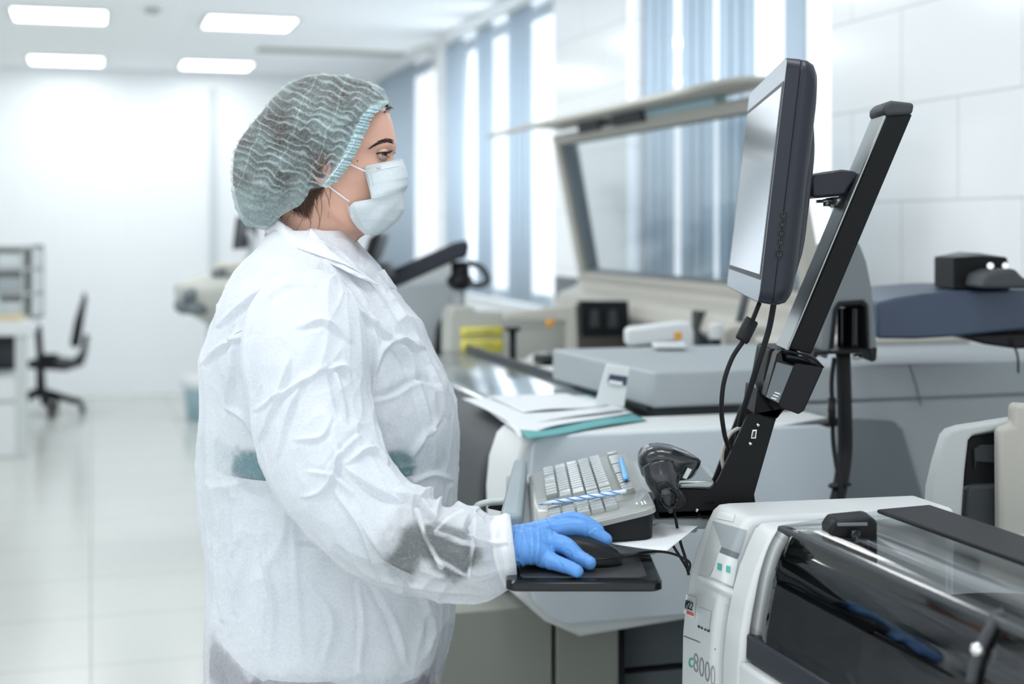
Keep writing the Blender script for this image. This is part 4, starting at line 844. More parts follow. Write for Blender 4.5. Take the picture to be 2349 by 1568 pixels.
# ================================================================ person
YP = 2.25; SP = YP/F
def X_(px, Y=YP): return (px-CX)/F*Y
def Z_(py, Y=YP): return H-(py-HY)/F*Y
per = thing('person', 'person in white lab coat, teal hair cap and face mask, blue-gloved hand on the mouse', 'person', Vector((X_(740), YP, 0)))
def proj(V): return np.stack([CX+V[:, 0]/V[:, 1]*F, HY+(H-V[:, 2])/V[:, 1]*F], 1)
def vnorm(V, nr, nc, wrap=True):
    G = V.reshape(nr, nc, 3); dv = np.gradient(G, axis=0); du = (np.roll(G, -1, 1)-np.roll(G, 1, 1)) if wrap else np.gradient(G, axis=1)
    n = np.cross(du.reshape(-1, 3), dv.reshape(-1, 3)); return n/np.maximum(1e-9, np.linalg.norm(n, axis=1))[:, None]
def seg_d(Pq, pl):
    """distance of 2-D points to a polyline, signed side and fraction along it"""
    pl = np.asarray(pl, float); L = np.linalg.norm(np.diff(pl, axis=0), axis=1); tot = L.sum(); best = np.full(len(Pq), 1e9); sd = np.zeros(len(Pq)); fr = np.zeros(len(Pq)); acc = 0
    for i in range(len(pl)-1):
        a, e = pl[i], pl[i+1]-pl[i]; t = np.clip(((Pq-a)@e)/(e@e), 0, 1); q = Pq-(a+t[:, None]*e); d = np.linalg.norm(q, axis=1); m = d < best
        best[m] = d[m]; sd[m] = np.sign(e[0]*q[m, 1]-e[1]*q[m, 0]); fr[m] = (acc+t[m]*L[i])/tot; acc += L[i]
    return best, sd, fr
def creases(V, N, items, Ylim=YP, kw=1, kh=1):
    """folds in cloth: ridge of height h along a line, with a steeper lower/right flank"""
    Q = proj(V); dsp = np.zeros(len(V)); near = V[:, 1] < Ylim
    for pl, wd, h in items:
        wd, h = wd*kw, h*kh
        sp_ = spline(pl, 14) if len(pl) > 2 else pl
        d, s, fr = seg_d(Q, sp_); taper = np.clip(np.sin(math.pi*np.clip(fr*.92+.04, 0, 1)), 0, 1)**.6
        endcap = 1
        x = d*s/wd; r = np.where(x > 0, np.exp(-(x*1.9)**2), np.exp(-(x*.8)**2))-.35*np.exp(-((x-1.4)/.8)**2)
        dsp += h*r*taper*near*(d < wd*5)
    return V+N*dsp[:, None]
def rings_obj(name, V, nr, nc, m, parent, cap=False, **k):
    fs = [(j*nc+i, j*nc+(i+1) % nc, (j+1)*nc+(i+1) % nc, (j+1)*nc+i) for j in range(nr-1) for i in range(nc)]
    if cap: fs += [tuple(range(nc))[::-1], tuple(range((nr-1)*nc, nr*nc))]
    return obj(name, MB().add(V.tolist(), fs), m, parent, **k)

# ---- body: head, neck, trunk in one skin-coloured surface
hy = [190, 195, 203, 215, 235, 255, 275, 300, 320, 333, 345, 354, 364, 376, 390, 405, 416, 426, 440, 455, 470, 485, 500, 515, 527, 536, 545, 556, 572, 600, 640, 700, 800, 950, 1100, 1300, 1420]
hf = [770, 785, 805, 836, 868, 889, 898, 904, 908, 909.5, 907, 903, 902, 905, 912, 919, 921, 915, 912, 910, 909, 906, 899, 886, 866, 842, 826, 818, 812, 808, 830, 880, 930, 955, 955, 960, 955]
hb_ = [750, 735, 712, 690, 668, 650, 636, 622, 614, 610, 608, 607, 607, 608, 610, 613, 616, 620, 628, 636, 642, 646, 647, 646, 643, 640, 636, 632, 625, 612, 580, 540, 515, 520, 530, 520, 515]
hw = [.012, .028, .042, .054, .063, .069, .0725, .0745, .0750, .0752, .0750, .0745, .074, .0732, .072, .0705, .069, .068, .066, .064, .062, .0605, .059, .0575, .0565, .056, .056, .057, .060, .075, .11, .15, .16, .15, .15, .17, .165]
nr, nc = 300, 144
yy = np.concatenate([np.linspace(190, 560, 230), np.linspace(564, 1420, 70)])
th = np.linspace(0, 2*math.pi, nc, endpoint=False); ct, stn = np.cos(th), np.sin(th)
xf, xb, wd = cub(hy, hf, yy), cub(hy, hb_, yy), cub(hy, hw, yy)
# chin/mask region: widest point sits towards the back, so the front tapers
tap = np.interp(yy, [184, 300, 350, 400, 450, 520, 545, 600], [.10, .22, .30, .38, .45, .55, .15, 0])
V = np.zeros((nr, nc, 3))
for j in range(nr):
    xc, a_ = (xf[j]+xb[j])/2, (xf[j]-xb[j])/2; cc_ = np.sign(ct)*np.abs(ct)**.92; ss = np.sign(stn)*np.abs(stn)**.85
    wr = wd[j]*(1-tap[j]*np.clip(ct, 0, 1)**1.6); V[j, :, 0] = X_(xc+a_*cc_); V[j, :, 1] = YP+wr*ss; V[j, :, 2] = Z_(yy[j])
V = V.reshape(-1, 3); N = vnorm(V, nr, nc); ctr = np.array([X_(760), YP, Z_(350)])
N *= np.sign((N*(V-np.repeat(V.reshape(nr, nc, 3).mean(1), nc, 0))).sum(1))[:, None]
def bump(V, px, py, Y, r, h, rx=1, rz=1):
    c = np.array(P(px, py, Y)); d = (V-c)/np.array([rx, 1, rz]); return h*np.exp(-(d**2).sum(1)/(r*r))
for sd in (-1, 1):
    side = (np.sign(V[:, 1]-YP) == sd)
    D_ = bump(V, 882, 356, YP-.034, .012, -.0018, 1.1, .7)+bump(V, 872, 334, YP-.045, .012, .0022, 1.4, .6)+bump(V, 858, 392, YP-.05, .016, .003, 1.2, .8)+bump(V, 895, 330, YP-.03, .010, .002, 1, .6)+bump(V, 845, 340, YP-.06, .016, -.0018)
    if sd > 0: D_ = 0*D_
    if sd > 0:
        Vm = V.copy(); Vm[:, 1] = 2*YP-Vm[:, 1]
        D_ = (bump(Vm, 882, 356, YP-.034, .012, -.0035, 1.1, .7)+bump(Vm, 872, 334, YP-.045, .012, .0022, 1.4, .6)+bump(Vm, 858, 392, YP-.05, .016, .003, 1.2, .8))
    V = V+N*(D_*side)[:, None]
# jaw line: the neck falls in below and behind it
Q = proj(V); d, s, fr = seg_d(Q, [(735, 440), (760, 480), (800, 512), (850, 536)])
below = (s > 0) & (Q[:, 1] > 430) & (Q[:, 1] < 600) & (np.abs(V[:, 1]-YP) > .01)
V[:, 1] += np.where(below, -np.sign(V[:, 1]-YP)*.007*(1-np.exp(-(d/14)**2))*np.clip((600-Q[:, 1])/60, 0, 1), 0)
fs_body = [(j*nc+i, j*nc+(i+1) % nc, (j+1)*nc+(i+1) % nc, (j+1)*nc+i) for j in range(nr-1) for i in range(nc)]+[tuple(range(nc))[::-1]]
mbb = MB().add(V.tolist(), fs_body)
hipz = Z_(1420)
for sd in (-1, 1):                                     # legs down to the feet
    mbb.tube([(X_(735), YP+sd*.09, hipz+.1), (X_(735), YP+sd*.095, hipz-.05), (X_(745), YP+sd*.095, .46), (X_(725), YP+sd*.095, .25), (X_(725), YP+sd*.1, .08)], [.09, .092, .058, .055, .036], 24, smooth=30)
# arms: the near one to the wrist on the mouse, the far one hanging
AW = [(690, 715, 2.12), (700, 850, 2.06), (735, 1000, 2.0), (800, 1140, 1.95), (905, 1215, 1.92), (1040, 1255, 1.90), (1120, 1258, 1.895), (1160, 1254, 1.895)]
mbb.tube([P(*p) for p in AW], [.045, .050, .046, .042, .042, .036, .029, .025, .023], 24, smooth=50)
mbb.tube([(X_(700), YP+.19, Z_(720)), (X_(690), YP+.22, 1.05), (X_(760), YP+.2, .85), (X_(850), YP+.12, .82)], [.05, .045, .035, .025], 20, smooth=24)
skinm = M['skin']
body = obj('body', mbb, skinm, per)
# ---- eye
eY = YP-.030
ec = P(873.5, 354, eY)+Vector((-.0002, .0, 0))
def eye(sd):
    c = Vector((ec.x, YP+sd*.0285, ec.z)); r = .0118
    eb = obj('eyeball', MB().ell(c, r, r, r, 28, 18), M['eye'], per)
    dirv = Vector((.68, -.73, -.02)).normalized(); up = Vector((0, 0, 1)); sx = dirv.cross(up).normalized(); up = sx.cross(dirv)
    R = []
    for rad, h in ((.0060, .0102), (.0045, .0113), (.0028, .0119), (.0002, .0121)): R.append([c+dirv*h+(sx*math.cos(a)+up*math.sin(a))*rad for a in np.linspace(0, 6.2832, 24, endpoint=False)])
    obj('iris', MB().rings(R), M['iris'], eb)
    obj('pupil', MB().rings([[c+dirv*h+(sx*math.cos(a)+up*math.sin(a))*rad for a in np.linspace(0, 6.2832, 16, endpoint=False)] for rad, h in ((.0022, .0119), (.0004, .0124))]), M['gloss'], eb)
    # lids: shells around the ball, opening in front
    def lid(top):
        def f(a, b):
            az = math.radians(-118+236*a)               # around from the outer to the inner corner; 0 = straight ahead
            op = max(0, 1-(az/2.05)**2)**.7
            e0 = (17 if top else -15)*op*1.0-2; e1 = 60 if top else -62
            el = math.radians(e0+(e1-e0)*b); rr = .0125-(.0012 if top else .0045)*b*b+(.0004 if b < .08 else 0)
            base = math.atan2(-.25*sd*-1, .97)
            return c+Vector((rr*math.cos(el)*math.cos(az+base*-1), rr*math.cos(el)*math.sin(az+base*-1), rr*math.sin(el)))
        return obj('upper_lid' if top else 'lower_lid', MB().grid(f, 40, 12), M['skin'], per, solid=.0008)
    lid(True); lid(False)
    la = MB()
    for k in range(26):
        az = math.radians(-95+150*k/25); base = -math.atan2(.25*sd*-1, .97); op = max(0, 1-(az/2.05)**2)**.7; el = math.radians(16*op-2)
        p0 = c+Vector((.0130*math.cos(el)*math.cos(az+base), .0130*math.cos(el)*math.sin(az+base), .0130*math.sin(el))); out = (p0-c).normalized()
        L = .0085*(.6+.5*math.sin(math.pi*(k+2)/29))
        out = (out+Vector((.9, 0, .15))).normalized(); L *= .45+.55*max(0, (k-6)/19)
        la.tube([p0, p0+out*L*.5+Vector((0, 0, -.0002)), p0+out*L+Vector((0, 0, L*.35))], [.0006, .0004, .0001], 5)
    for k in range(30):
        az = math.radians(-116+196*k/29); base = -math.atan2(.25*sd*-1, .97); op = max(0, 1-(az/2.05)**2)**.7; el = math.radians(16*op-3)
        if k: la.tube([pp_, c+Vector((.0131*math.cos(el)*math.cos(az+base), .0131*math.cos(el)*math.sin(az+base), .0131*math.sin(el)))], .0012, 6)
        pp_ = c+Vector((.0131*math.cos(el)*math.cos(az+base), .0131*math.cos(el)*math.sin(az+base), .0131*math.sin(el)))
    for k in range(10):
        az = math.radians(-60+100*k/9); base = -math.atan2(.25*sd*-1, .97); op = max(0, 1-(az/2.05)**2)**.7; el = math.radians(-13*op-2)
        p0 = c+Vector((.0130*math.cos(el)*math.cos(az+base), .0130*math.cos(el)*math.sin(az+base), .0130*math.sin(el))); out = (p0-c).normalized()
        la.tube([p0, p0+out*.003+Vector((0, 0, -.0012))], [.0003, .0001], 5)
    obj('eyelashes', la, M['brow'], per)
eye(-1); eye(1)
TB = bvh(body)
# ---- eyebrow
br = MB(); rs = random.Random(4)
bl = spline([(851, 339), (862, 332), (876, 325), (890, 323), (904, 327)], 40)
for k in range(420):
    t = rs.random(); i = t*39; x, y = bl[int(i)]; wdt = .8+3.6*min(1, t*1.8); y += rs.uniform(-wdt, wdt); x += rs.uniform(-1, 1)
    p = hit(TB, x, y, .0003, 2.2); L = rs.uniform(.004, .007); dx, dz = (-.8, .15-.5*(1-t)) if t < .7 else (-.7, .5)
    q_ = hit(TB, x+dx*L*F/YP*.9, y-dz*L*F/YP*.9, .0009, 2.2)
    if (q_-p).length < .02: br.tube([p, q_], [.00022, .0001], 4)
obj('eyebrow', br, M['brow'], per)
obj('mole', MB().ell(hit(TB, 820, 369, 0, 2.18), .0011, .0008, .0011, 10, 8), M['brow'], per)
# ---- ear under the cap
def earf(a, b):
    ang_ = 2*math.pi*a; R0 = 1-b
    x = 731+R0*(30*math.cos(ang_)+6*math.sin(ang_))*(1-.25*(math.sin(ang_) > 0)*math.sin(ang_)); y = 378+R0*(46*math.sin(ang_))+R0*6*math.cos(ang_)
    hgt = .013*math.exp(-((R0-.84)/.18)**2)+.008*math.exp(-((R0-.45)/.16)**2)+.004
    return P(x, y, YP-.070-hgt*(1 if R0 < .97 else .3))
obj('ear', MB().grid(earf, 60, 16), M['lip'], per, solid=.0015)
# ---- hair and bun
cx0 = (700, 330)
CAPO = [(893, 240), (888, 215), (868, 195), (830, 180), (790, 171), (740, 168), (700, 173), (660, 190), (625, 220), (598, 255), (570, 288), (546, 320), (533, 352), (529, 400), (531, 445), (540, 480), (552, 505), (575, 520), (605, 529), (618, 518), (640, 498), (655, 486), (688, 473), (706, 448), (712, 430), (745, 430), (757, 428), (780, 400), (800, 370), (818, 338), (822, 312), (840, 296), (845, 274), (862, 255)]
EXT = [(905, 262), (895, 222), (868, 195), (830, 180), (790, 171), (740, 168), (700, 173), (660, 190), (625, 220), (598, 255), (570, 288), (546, 320), (533, 352), (529, 400), (531, 445), (540, 480), (552, 505), (575, 520), (605, 529), (625, 535), (680, 560), (760, 560), (860, 540), (915, 450), (925, 360), (915, 300)]
NT = 360
lim = smooth_closed(polar(CAPO, cx0, NT), 2); ext_ = smooth_closed(polar(EXT, cx0, NT), 6); ext_ = np.maximum(ext_, lim)
HAIRO = [(886, 246), (878, 222), (858, 205), (825, 192), (785, 184), (740, 182), (702, 188), (665, 204), (632, 232), (606, 265), (580, 298), (558, 330), (546, 360), (543, 400), (545, 440), (553, 472), (566, 496), (590, 512), (612, 515), (640, 488), (655, 478), (684, 462), (704, 442), (742, 428), (742, 398), (722, 360), (740, 338), (764, 352), (774, 388), (792, 374), (814, 332), (836, 298), (842, 268), (862, 252)]
limh = smooth_closed(polar(HAIRO, cx0, NT), 3); tdeg = np.arange(NT)*360/NT; limh = np.where((tdeg > 116) & (tdeg < 318), np.maximum(limh, lim*np.where(tdeg < 150, .955, .972)), limh)
weld(obj('hair', inflate_l(limh, ext_*.985, cx0, YP, .088, 2.6, 40, .5), M['hair'], per))
hb2 = MB(); rs = random.Random(9)
for k in range(230):                                   # loose hair at the nape
    x0 = min(742, max(662, rs.gauss(706, 24))); y0 = float(np.interp(x0, [655, 690, 712, 745], [478, 462, 432, 426])); l = rs.uniform(14, 34)+max(0, 1-abs(x0-712)/26)*rs.uniform(0, 62); dx = (704-x0)*.5+rs.uniform(-12, 12)
    yo = rs.uniform(.0005, .003)
    pts = [hit(TB, x0+dx*t+4*math.sin(t*3+k), y0+l*t, yo, 2.18) for t in (0, .3, .6, 1)]
    hb2.tube(pts, [.00042, .0004, .0003, .0001], 4, smooth=8)
for (a, b, c_) in [((742, 430), (755, 465), (752, 500)), ((735, 440), (738, 480), (728, 530)), ((705, 470), (690, 510), (675, 535)), ((720, 465), (733, 500), (727, 545)), ((700, 478), (712, 510), (708, 540)), ((690, 480), (660, 500), (655, 520)), ((757, 425), (758, 450), (752, 470))]:
    hb2.tube([hit(TB, *q, .001, 2.18) for q in (a, b, c_)], [.0004, .0003, .0001], 5, smooth=12)
for k in range(46):                                    # fringe at the forehead and hair line
    t = rs.random()**.6*.35+.65; x, y = 848*(1-t)+893*t, 285*(1-t)+246*t
    L = rs.uniform(6, 15); p = hit(TB, x, y, .001, 2.22); q_ = P(x+L*rs.uniform(.2, .9), y+rs.uniform(-5, 7), p.y)
    hb2.tube([p, (p+q_)/2+Vector((0, 0, .0008)), q_], [.0005, .0003, .0001], 5)
for k in range(70):                                    # lock of hair crossing the ear
    y0 = rs.uniform(-9, 9); hb2.tube([P(778, 350+y0, 2.168), P(748, 366+y0, 2.159), P(722, 380+y0*1.2, 2.157), P(700, 392+y0*1.4, 2.166)], [.0006, .0007, .0006, .0003], 4, smooth=8)
obj('loose_hair', hb2, M['nape'], per)
# ---- hair cap with crinkles
capmb = inflate_l(lim, ext_, cx0, YP, .100, 2.6, 110, .5)
CV = np.array(capmb.v); q = proj(CV)
cxy = (q-np.array([700, 330]))
alongv = np.array([.42, -.91]); acr = np.array([.91, .42])          # crinkle direction on the photo (ridges run down-right)
s1 = cxy@np.array([-.36, .93]); s2 = cxy@np.array([.93, .36])
wob = vnoise(np.c_[q/46, np.zeros(len(q))])*2-1; wob2 = vnoise(np.c_[q/20+9, np.zeros(len(q))])*2-1
wave = np.sin(s1/2.75+wob*3.2+1.2*np.sin(s2/11+wob2*2.2)+wob2*1.5)
rr0 = np.linalg.norm(cxy, axis=1); edge = np.clip(1-np.abs(CV[:, 1]-YP)/.03, 0, 1)
lowz = np.clip((q[:, 1]-400)/60, 0, 1)*np.clip((735-q[:, 0])/60, 0, 1)        # puffy smoother bag at the back
amp = .0014*(1-lowz)*(1-.5*edge)+.0003
capN = CV-np.array([X_(700), YP, Z_(330)]); capN[:, 1] *= 1.6; capN /= np.linalg.norm(capN, axis=1)[:, None]
big = (ridged(CV*22+3, 3)-.8)*.0032
dsp = amp*wave+big*(.45+.9*lowz)
bandpl = [(893, 243), (862, 256), (843, 275), (830, 300), (818, 330), (800, 368), (780, 398), (757, 426)]
db, sb, fb = seg_d(q, bandpl)
gather = np.exp(-(db/20)**2)*.0016*np.sin(fb*190+wob*1.2)
dsp = dsp*(1-np.exp(-(db/16)**2))+gather-.002*np.exp(-((db-17)/4)**2)*(q[:, 0] > 700)
for pl, w_, h_ in [([(535, 365), (560, 400), (600, 425), (650, 445), (690, 452)], 5, .004), ([(575, 400), (600, 440), (615, 490)], 5, .003), ([(580, 420), (640, 425), (690, 418)], 5, .003), ([(640, 455), (665, 430), (700, 425)], 4, .003), ([(560, 470), (590, 480), (640, 470)], 6, .003), ([(555, 495), (600, 487), (640, 490)], 6, -.003), ([(812, 235), (780, 225), (740, 210)], 3, .002), ([(845, 258), (820, 240), (790, 222)], 3, .0025)]:
    d_, s_, f_ = seg_d(q, pl); dsp += h_*np.exp(-(d_/w_)**2)*np.sin(math.pi*np.clip(f_, .03, .97))**.5
CV = CV+capN*dsp[:, None]
capmb.v = CV.tolist()
mcap = sheet_mat('teal_nonwoven_cap', rgb(198, 219, 221), .50, .3, rough=.7, fib=700)
cap_o = weld(obj('hair_cap', capmb, mcap, per))
# density: ridges and the gathered edge are doubled cloth, stored per vertex as thickness of the cloth
qq = None
att = cap_o.data.attributes.new('cloth_layers', 'FLOAT', 'POINT')
co = np.zeros(len(cap_o.data.vertices)*3); cap_o.data.vertices.foreach_get('co', co); co = co.reshape(-1, 3)+np.array(ROOT[cap_o.name])
q2 = proj(co); db, sb, fb = seg_d(q2, bandpl); cx2 = q2-np.array([700, 330]); s1 = cx2@np.array([-.36, .93]); s2 = cx2@np.array([.93, .36])
wob = vnoise(np.c_[q2/46, np.zeros(len(q2))])*2-1; wob2 = vnoise(np.c_[q2/20+9, np.zeros(len(q2))])*2-1
wave = np.sin(s1/2.75+wob*3.2+1.2*np.sin(s2/11+wob2*2.2)+wob2*1.5)
lowz = np.clip((q2[:, 1]-410)/60, 0, 1)*np.clip((740-q2[:, 0])/60, 0, 1)
lat = np.exp(-(((s2+6*wob2) % 74-37)/1.6)**2)*.22*(1-lowz)
dens = .07+lat+.36*np.clip(wave, 0, 1)**2*(1-lowz)*np.clip(.85+wob2*.7, .3, 1.2)+.6*np.exp(-(np.maximum(0, db-12)/9)**2)+.22*lowz+.22*wob
att.data.foreach_set('value', dens.astype(np.float32))
nt = mcap.node_tree; at = nt.nodes.new('ShaderNodeAttribute'); at.attribute_name = 'cloth_layers'; ad = nt.nodes.new('ShaderNodeMath'); ad.operation = 'ADD'; ad.use_clamp = True
mixn = nt.nodes[mcap['mix']]; l = [x for x in nt.links if x.to_node == mixn and x.to_socket == mixn.inputs[0]][0]; src = l.from_socket; nt.links.remove(l)
nt.links.new(src, ad.inputs[0]); nt.links.new(at.outputs['Fac'], ad.inputs[1]); nt.links.new(ad.outputs[0], mixn.inputs[0])
for nd in nt.nodes:
    if nd.type == 'MAP_RANGE': nd.inputs['To Min'].default_value = .06; nd.inputs['To Max'].default_value = .34
TCAP = bvh(cap_o)
obj('elastic_band', MB().tube([hit(TCAP, x, y, .001, 2.16) for x, y in spline([(846, 262), (836, 282), (818, 308), (808, 335), (790, 362), (768, 393), (748, 420)], 40)], .0007, 6), M['elastic'], cap_o)
# edge frill of the cap, a gathered strip outside the elastic
def frill(a, b):
    i = a*(len(BP)-1); x, y = BP[int(i)]; x -= 15*(1-b)*.9; y -= 6*(1-b); sc_ = 1.6*math.sin(a*88+math.sin(a*31)*2)
    p = hit(TCAP, min(x, BP[int(i)][0]-3), y-1, 0, 2.17); p2_ = p+Vector((.0085*b+.0007*sc_*b, -.0013-.0007*math.sin(a*150+2.5*math.sin(a*23))*(.2+.8*b)+.003*b*b, .0015*b)); return p2_
BP = [tuple(p) for p in spline([(878, 250), (858, 258), (842, 276), (832, 300), (818, 330), (800, 368), (782, 396), (760, 424)], 120)]
obj('gathered_edge', MB().grid(frill, 300, 8), sheet_mat('gathered_cap_edge', rgb(196, 224, 230), .86, .3), cap_o)
# ---- face mask
mt = [0, .12, .30, .40, .46, .54, .66, .80, .92, 1]
mEx = [835, 838, 845, 850, 852, 812, 800, 806, 820, 836]; mEy = [382, 398, 425, 445, 458, 463, 475, 500, 522, 537]
mFx = [918, 925, 931, 932, 927, 928, 926, 914, 890, 862]; mFy = [365, 382, 408, 424, 438, 456, 480, 505, 526, 540]
mW = [.058, .060, .062, .063, .064, .066, .066, .062, .054, .044]
na, nb = 90, 110
def maskp(a, b):
    t = b; ex, ey, fx, fy, w0 = [float(np.interp(t, mt, k)) for k in (mEx, mEy, mFx, mFy, mW)]
    if t < .46: ex, ey = float(np.interp(t, mt, mEx)), float(np.interp(t, mt, mEy))
    s = a*2-1; al = abs(s)                                # -1 near edge .. 0 profile line .. 1 far edge
    k = math.cos(al*math.pi/2)**.78; yy_ = w0*math.copysign(math.sin(al*math.pi/2)**.9, s)
    x = ex+(fx-ex)*k; y = ey+(fy-ey)*k**.9
    pl = (.0026*(1-1/(1+math.exp(-(t-.44)/.008)))+.0012*(1-1/(1+math.exp(-(t-.30)/.008)))-.0012)*(k**.3)
    f1 = .0022*math.sin(al*9+t*8)*math.exp(-((t-.6)/.16)**2)+.0012*math.sin(al*17-t*12)*math.exp(-((t-.75)/.2)**2)
    p = P(x, y, YP-abs(yy_)); yv = YP+yy_; out = Vector((k, (1-k)*math.copysign(1, s), 0)); return Vector((p.x, yv, p.z))+out*(pl+f1)
mk = obj('face_mask', MB().grid(maskp, na, nb), M['mask'], per, solid=.0012)
TM2 = bvh(mk)
for pl in ([(836, 384), (875, 374), (917, 366)], [(839, 397), (875, 388), (922, 379)], [(797, 468), (802, 492), (818, 518), (836, 535)]):
    obj('mask_seam', MB().tube([hit(TM2, x, y, .0005, 2.19) for x, y in spline(pl, 20)], .0005, 6), M['elastic'], mk)
dots = MB()
for (q_, na_, nb_) in (([(842, 401), (850, 399), (856, 425), (848, 427)], 2, 9), ([(800, 470), (810, 472), (832, 520), (824, 520)], 3, 12), ([(842, 388), (872, 381), (873, 386), (843, 394)], 9, 2)):
    for i in range(na_):
        for j in range(nb_):
            x, y = lerpq(q_, i/max(1, na_-1), j/max(1, nb_-1)); c = hit(TM2, x, y, .0003, 2.19); dots.ell(c, .0005, .0003, .0006, 6, 4)
obj('mask_perforation', dots, M['greyink'], mk)
text_on('mask_letter', 'N', lambda a, b: hit(TM2, *lerpq([(864, 384), (871, 382), (873, 390), (866, 392)], a, b), .0007, 2.19), M['greyink'], mk)
for pl in ([(796, 373), (815, 383), (838, 393)], [(750, 424), (775, 443), (802, 463)]):
    obj('ear_loop', MB().tube([hit(TB, x, y, .0028, 2.18) if i < 11 else hit(TM2, x, y, .001, 2.19) for i, (x, y) in enumerate(spline(pl, 13))], .0014, 8), M['elastic'], per)

# ---- inner garments: trousers, top, belt
def shell(name, ys, fx, bx, ws, m, nr_=60, nc_=96, pw=.9, par=None, hem=0):
    y_ = np.linspace(ys[0], ys[-1], nr_); f_, b_, w_ = cub(ys, fx, y_), cub(ys, bx, y_), cub(ys, ws, y_); V = np.zeros((nr_, nc_, 3)); t_ = np.linspace(0, 2*math.pi, nc_, endpoint=False)
    for j in range(nr_):
        V[j, :, 0] = X_((f_[j]+b_[j])/2+(f_[j]-b_[j])/2*np.sign(np.cos(t_))*np.abs(np.cos(t_))**pw); V[j, :, 1] = YP+w_[j]*np.sign(np.sin(t_))*np.abs(np.sin(t_))**pw; V[j, :, 2] = Z_(y_[j]-hem*np.clip((y_[j]-ys[-1]+300)/300, 0, 1)*np.abs(np.cos(t_))**4)
    return rings_obj(name, V.reshape(-1, 3), nr_, nc_, m, par or per)
obj_top = shell('scrub_top', [578, 600, 640, 700, 760, 900, 1000, 1060, 1110, 1250, 1400, 1500], [818, 824, 848, 905, 955, 1010, 1012, 1000, 1000, 1015, 1020, 1000], [612, 600, 566, 528, 515, 505, 510, 520, 520, 505, 500, 510], [.078, .09, .126, .160, .170, .175, .175, .172, .175, .19, .20, .20], M['scrub'])
shell('belt', [998, 1010, 1050, 1062], [1020, 1020, 1020, 1020], [500, 500, 500, 500], [.188, .188, .190, .190], M['tealcloth'], 8)
shell('lower_band', [1186, 1189, 1193], [1020, 1020, 1020], [500, 500, 500], [.196, .196, .197], M['tealcloth'], 4)
tr_ = MB()
for sd in (-1, 1):
    tr_.tube([(X_(745), YP+sd*.075, Z_(1470)), (X_(745), YP+sd*.1, Z_(1600)), (X_(745), YP+sd*.1, .6), (X_(735), YP+sd*.1, .3), (X_(735), YP+sd*.1, .07)], [.125, .118, .085, .08, .075], 32, smooth=30)
obj('trousers', tr_, M['trouser'], per)
shell('trouser_seat', [1370, 1420, 1600, 1680], [985, 992, 990, 960], [505, 498, 500, 530], [.185, .19, .19, .15], M['trouser'], 16)
for sd in (-1, 1):
    fx0 = X_(735); obj('shoe', MB().rings([[Vector((fx0+.045+.135*math.cos(a)*k1, YP+sd*.1+.047*math.sin(a)*k1, z_)) for a in np.linspace(0, 6.283, 28, endpoint=False)] for k1, z_ in ((.95, 0), (1, .012), (.97, .04), (.8, .065))]+[[Vector((fx0+.0+.05*math.cos(a), YP+sd*.1+.042*math.sin(a), z_)) for a in np.linspace(0, 6.283, 28, endpoint=False)] for z_ in (.085, .1)]), M['white'], per)
obj('inner_sleeve', MB().tube([P(*p) for p in [(700, 735, 2.08), (706, 830, 2.045), (724, 980, 2.01), (760, 1070, 1.98), (830, 1165, 1.945), (905, 1215, 1.925)]], [.055, .072, .072, .066, .06, .05], 32, smooth=40), M['scrub'], per)
obj('undersleeve', MB().tube([P(*p) for p in [(900, 1215, 1.92), (940, 1235, 1.915), (1010, 1258, 1.905), (1125, 1264, 1.9)]], [.040, .043, .042, .032], 28, smooth=26), M['under'], per)

def layers(o, V, m, base, thin):
    # how many layers of the thin cloth lie over each other; single where it clings
    q = proj(V); a = np.full(len(V), base); a += (ridged(V*14+1, 2)-.8)*.05
    wv = vnoise(V*45)*2-1; w2 = vnoise(V*120+3)*2-1
    for pl, r, h in thin:
        d, s, f = seg_d(q, pl); d = d*(1+.28*wv+.12*w2); a -= h*(1/(1+np.exp((d-r*.8)/(r*.10))))*(V[:, 1] < YP)
    at = o.data.attributes.new('cloth_layers', 'FLOAT', 'POINT'); at.data.foreach_set('value', np.clip(a, 0, 1).astype(np.float32))
    use_layers(m)
def use_layers(m):
    nt = m.node_tree; at = nt.nodes.new('ShaderNodeAttribute'); at.attribute_name = 'cloth_layers'; ad = nt.nodes.new('ShaderNodeMath'); ad.operation = 'ADD'; ad.use_clamp = True
    mixn = nt.nodes[m['mix']]; l = [x for x in nt.links if x.to_node == mixn and x.to_socket == mixn.inputs[0]][0]; src = l.from_socket; nt.links.remove(l)
    nt.links.new(src, ad.inputs[0]); nt.links.new(at.outputs['Fac'], ad.inputs[1]); nt.links.new(ad.outputs[0], mixn.inputs[0])
# ---- coat trunk
cy_ = [528, 545, 565, 600, 640, 690, 740, 800, 850, 900, 960, 1020, 1080, 1140, 1200, 1260, 1320, 1380, 1440, 1500, 1570, 1700]
cb_ = [628, 612, 598, 566, 536, 514, 496, 474, 468, 469, 466, 463, 464, 470, 478, 486, 490, 484, 478, 480, 484, 500]
cf_ = [800, 812, 826, 856, 884, 922, 962, 992, 1020, 1038, 1048, 1050, 1051, 1050, 1048, 1046, 1044, 1044, 1040, 1024, 1002, 980]
cw_ = [.080, .098, .115, .145, .172, .196, .205, .208, .21, .212, .213, .215, .217, .22, .224, .228, .232, .236, .24, .24, .238, .23]
nr, nc = 460, 380
yy = np.linspace(528, 1700, nr); th = np.linspace(0, 2*math.pi, nc, endpoint=False)
xf, xb, wd = cub(cy_, cf_, yy), cub(cy_, cb_, yy), cub(cy_, cw_, yy)
V = np.zeros((nr, nc, 3))
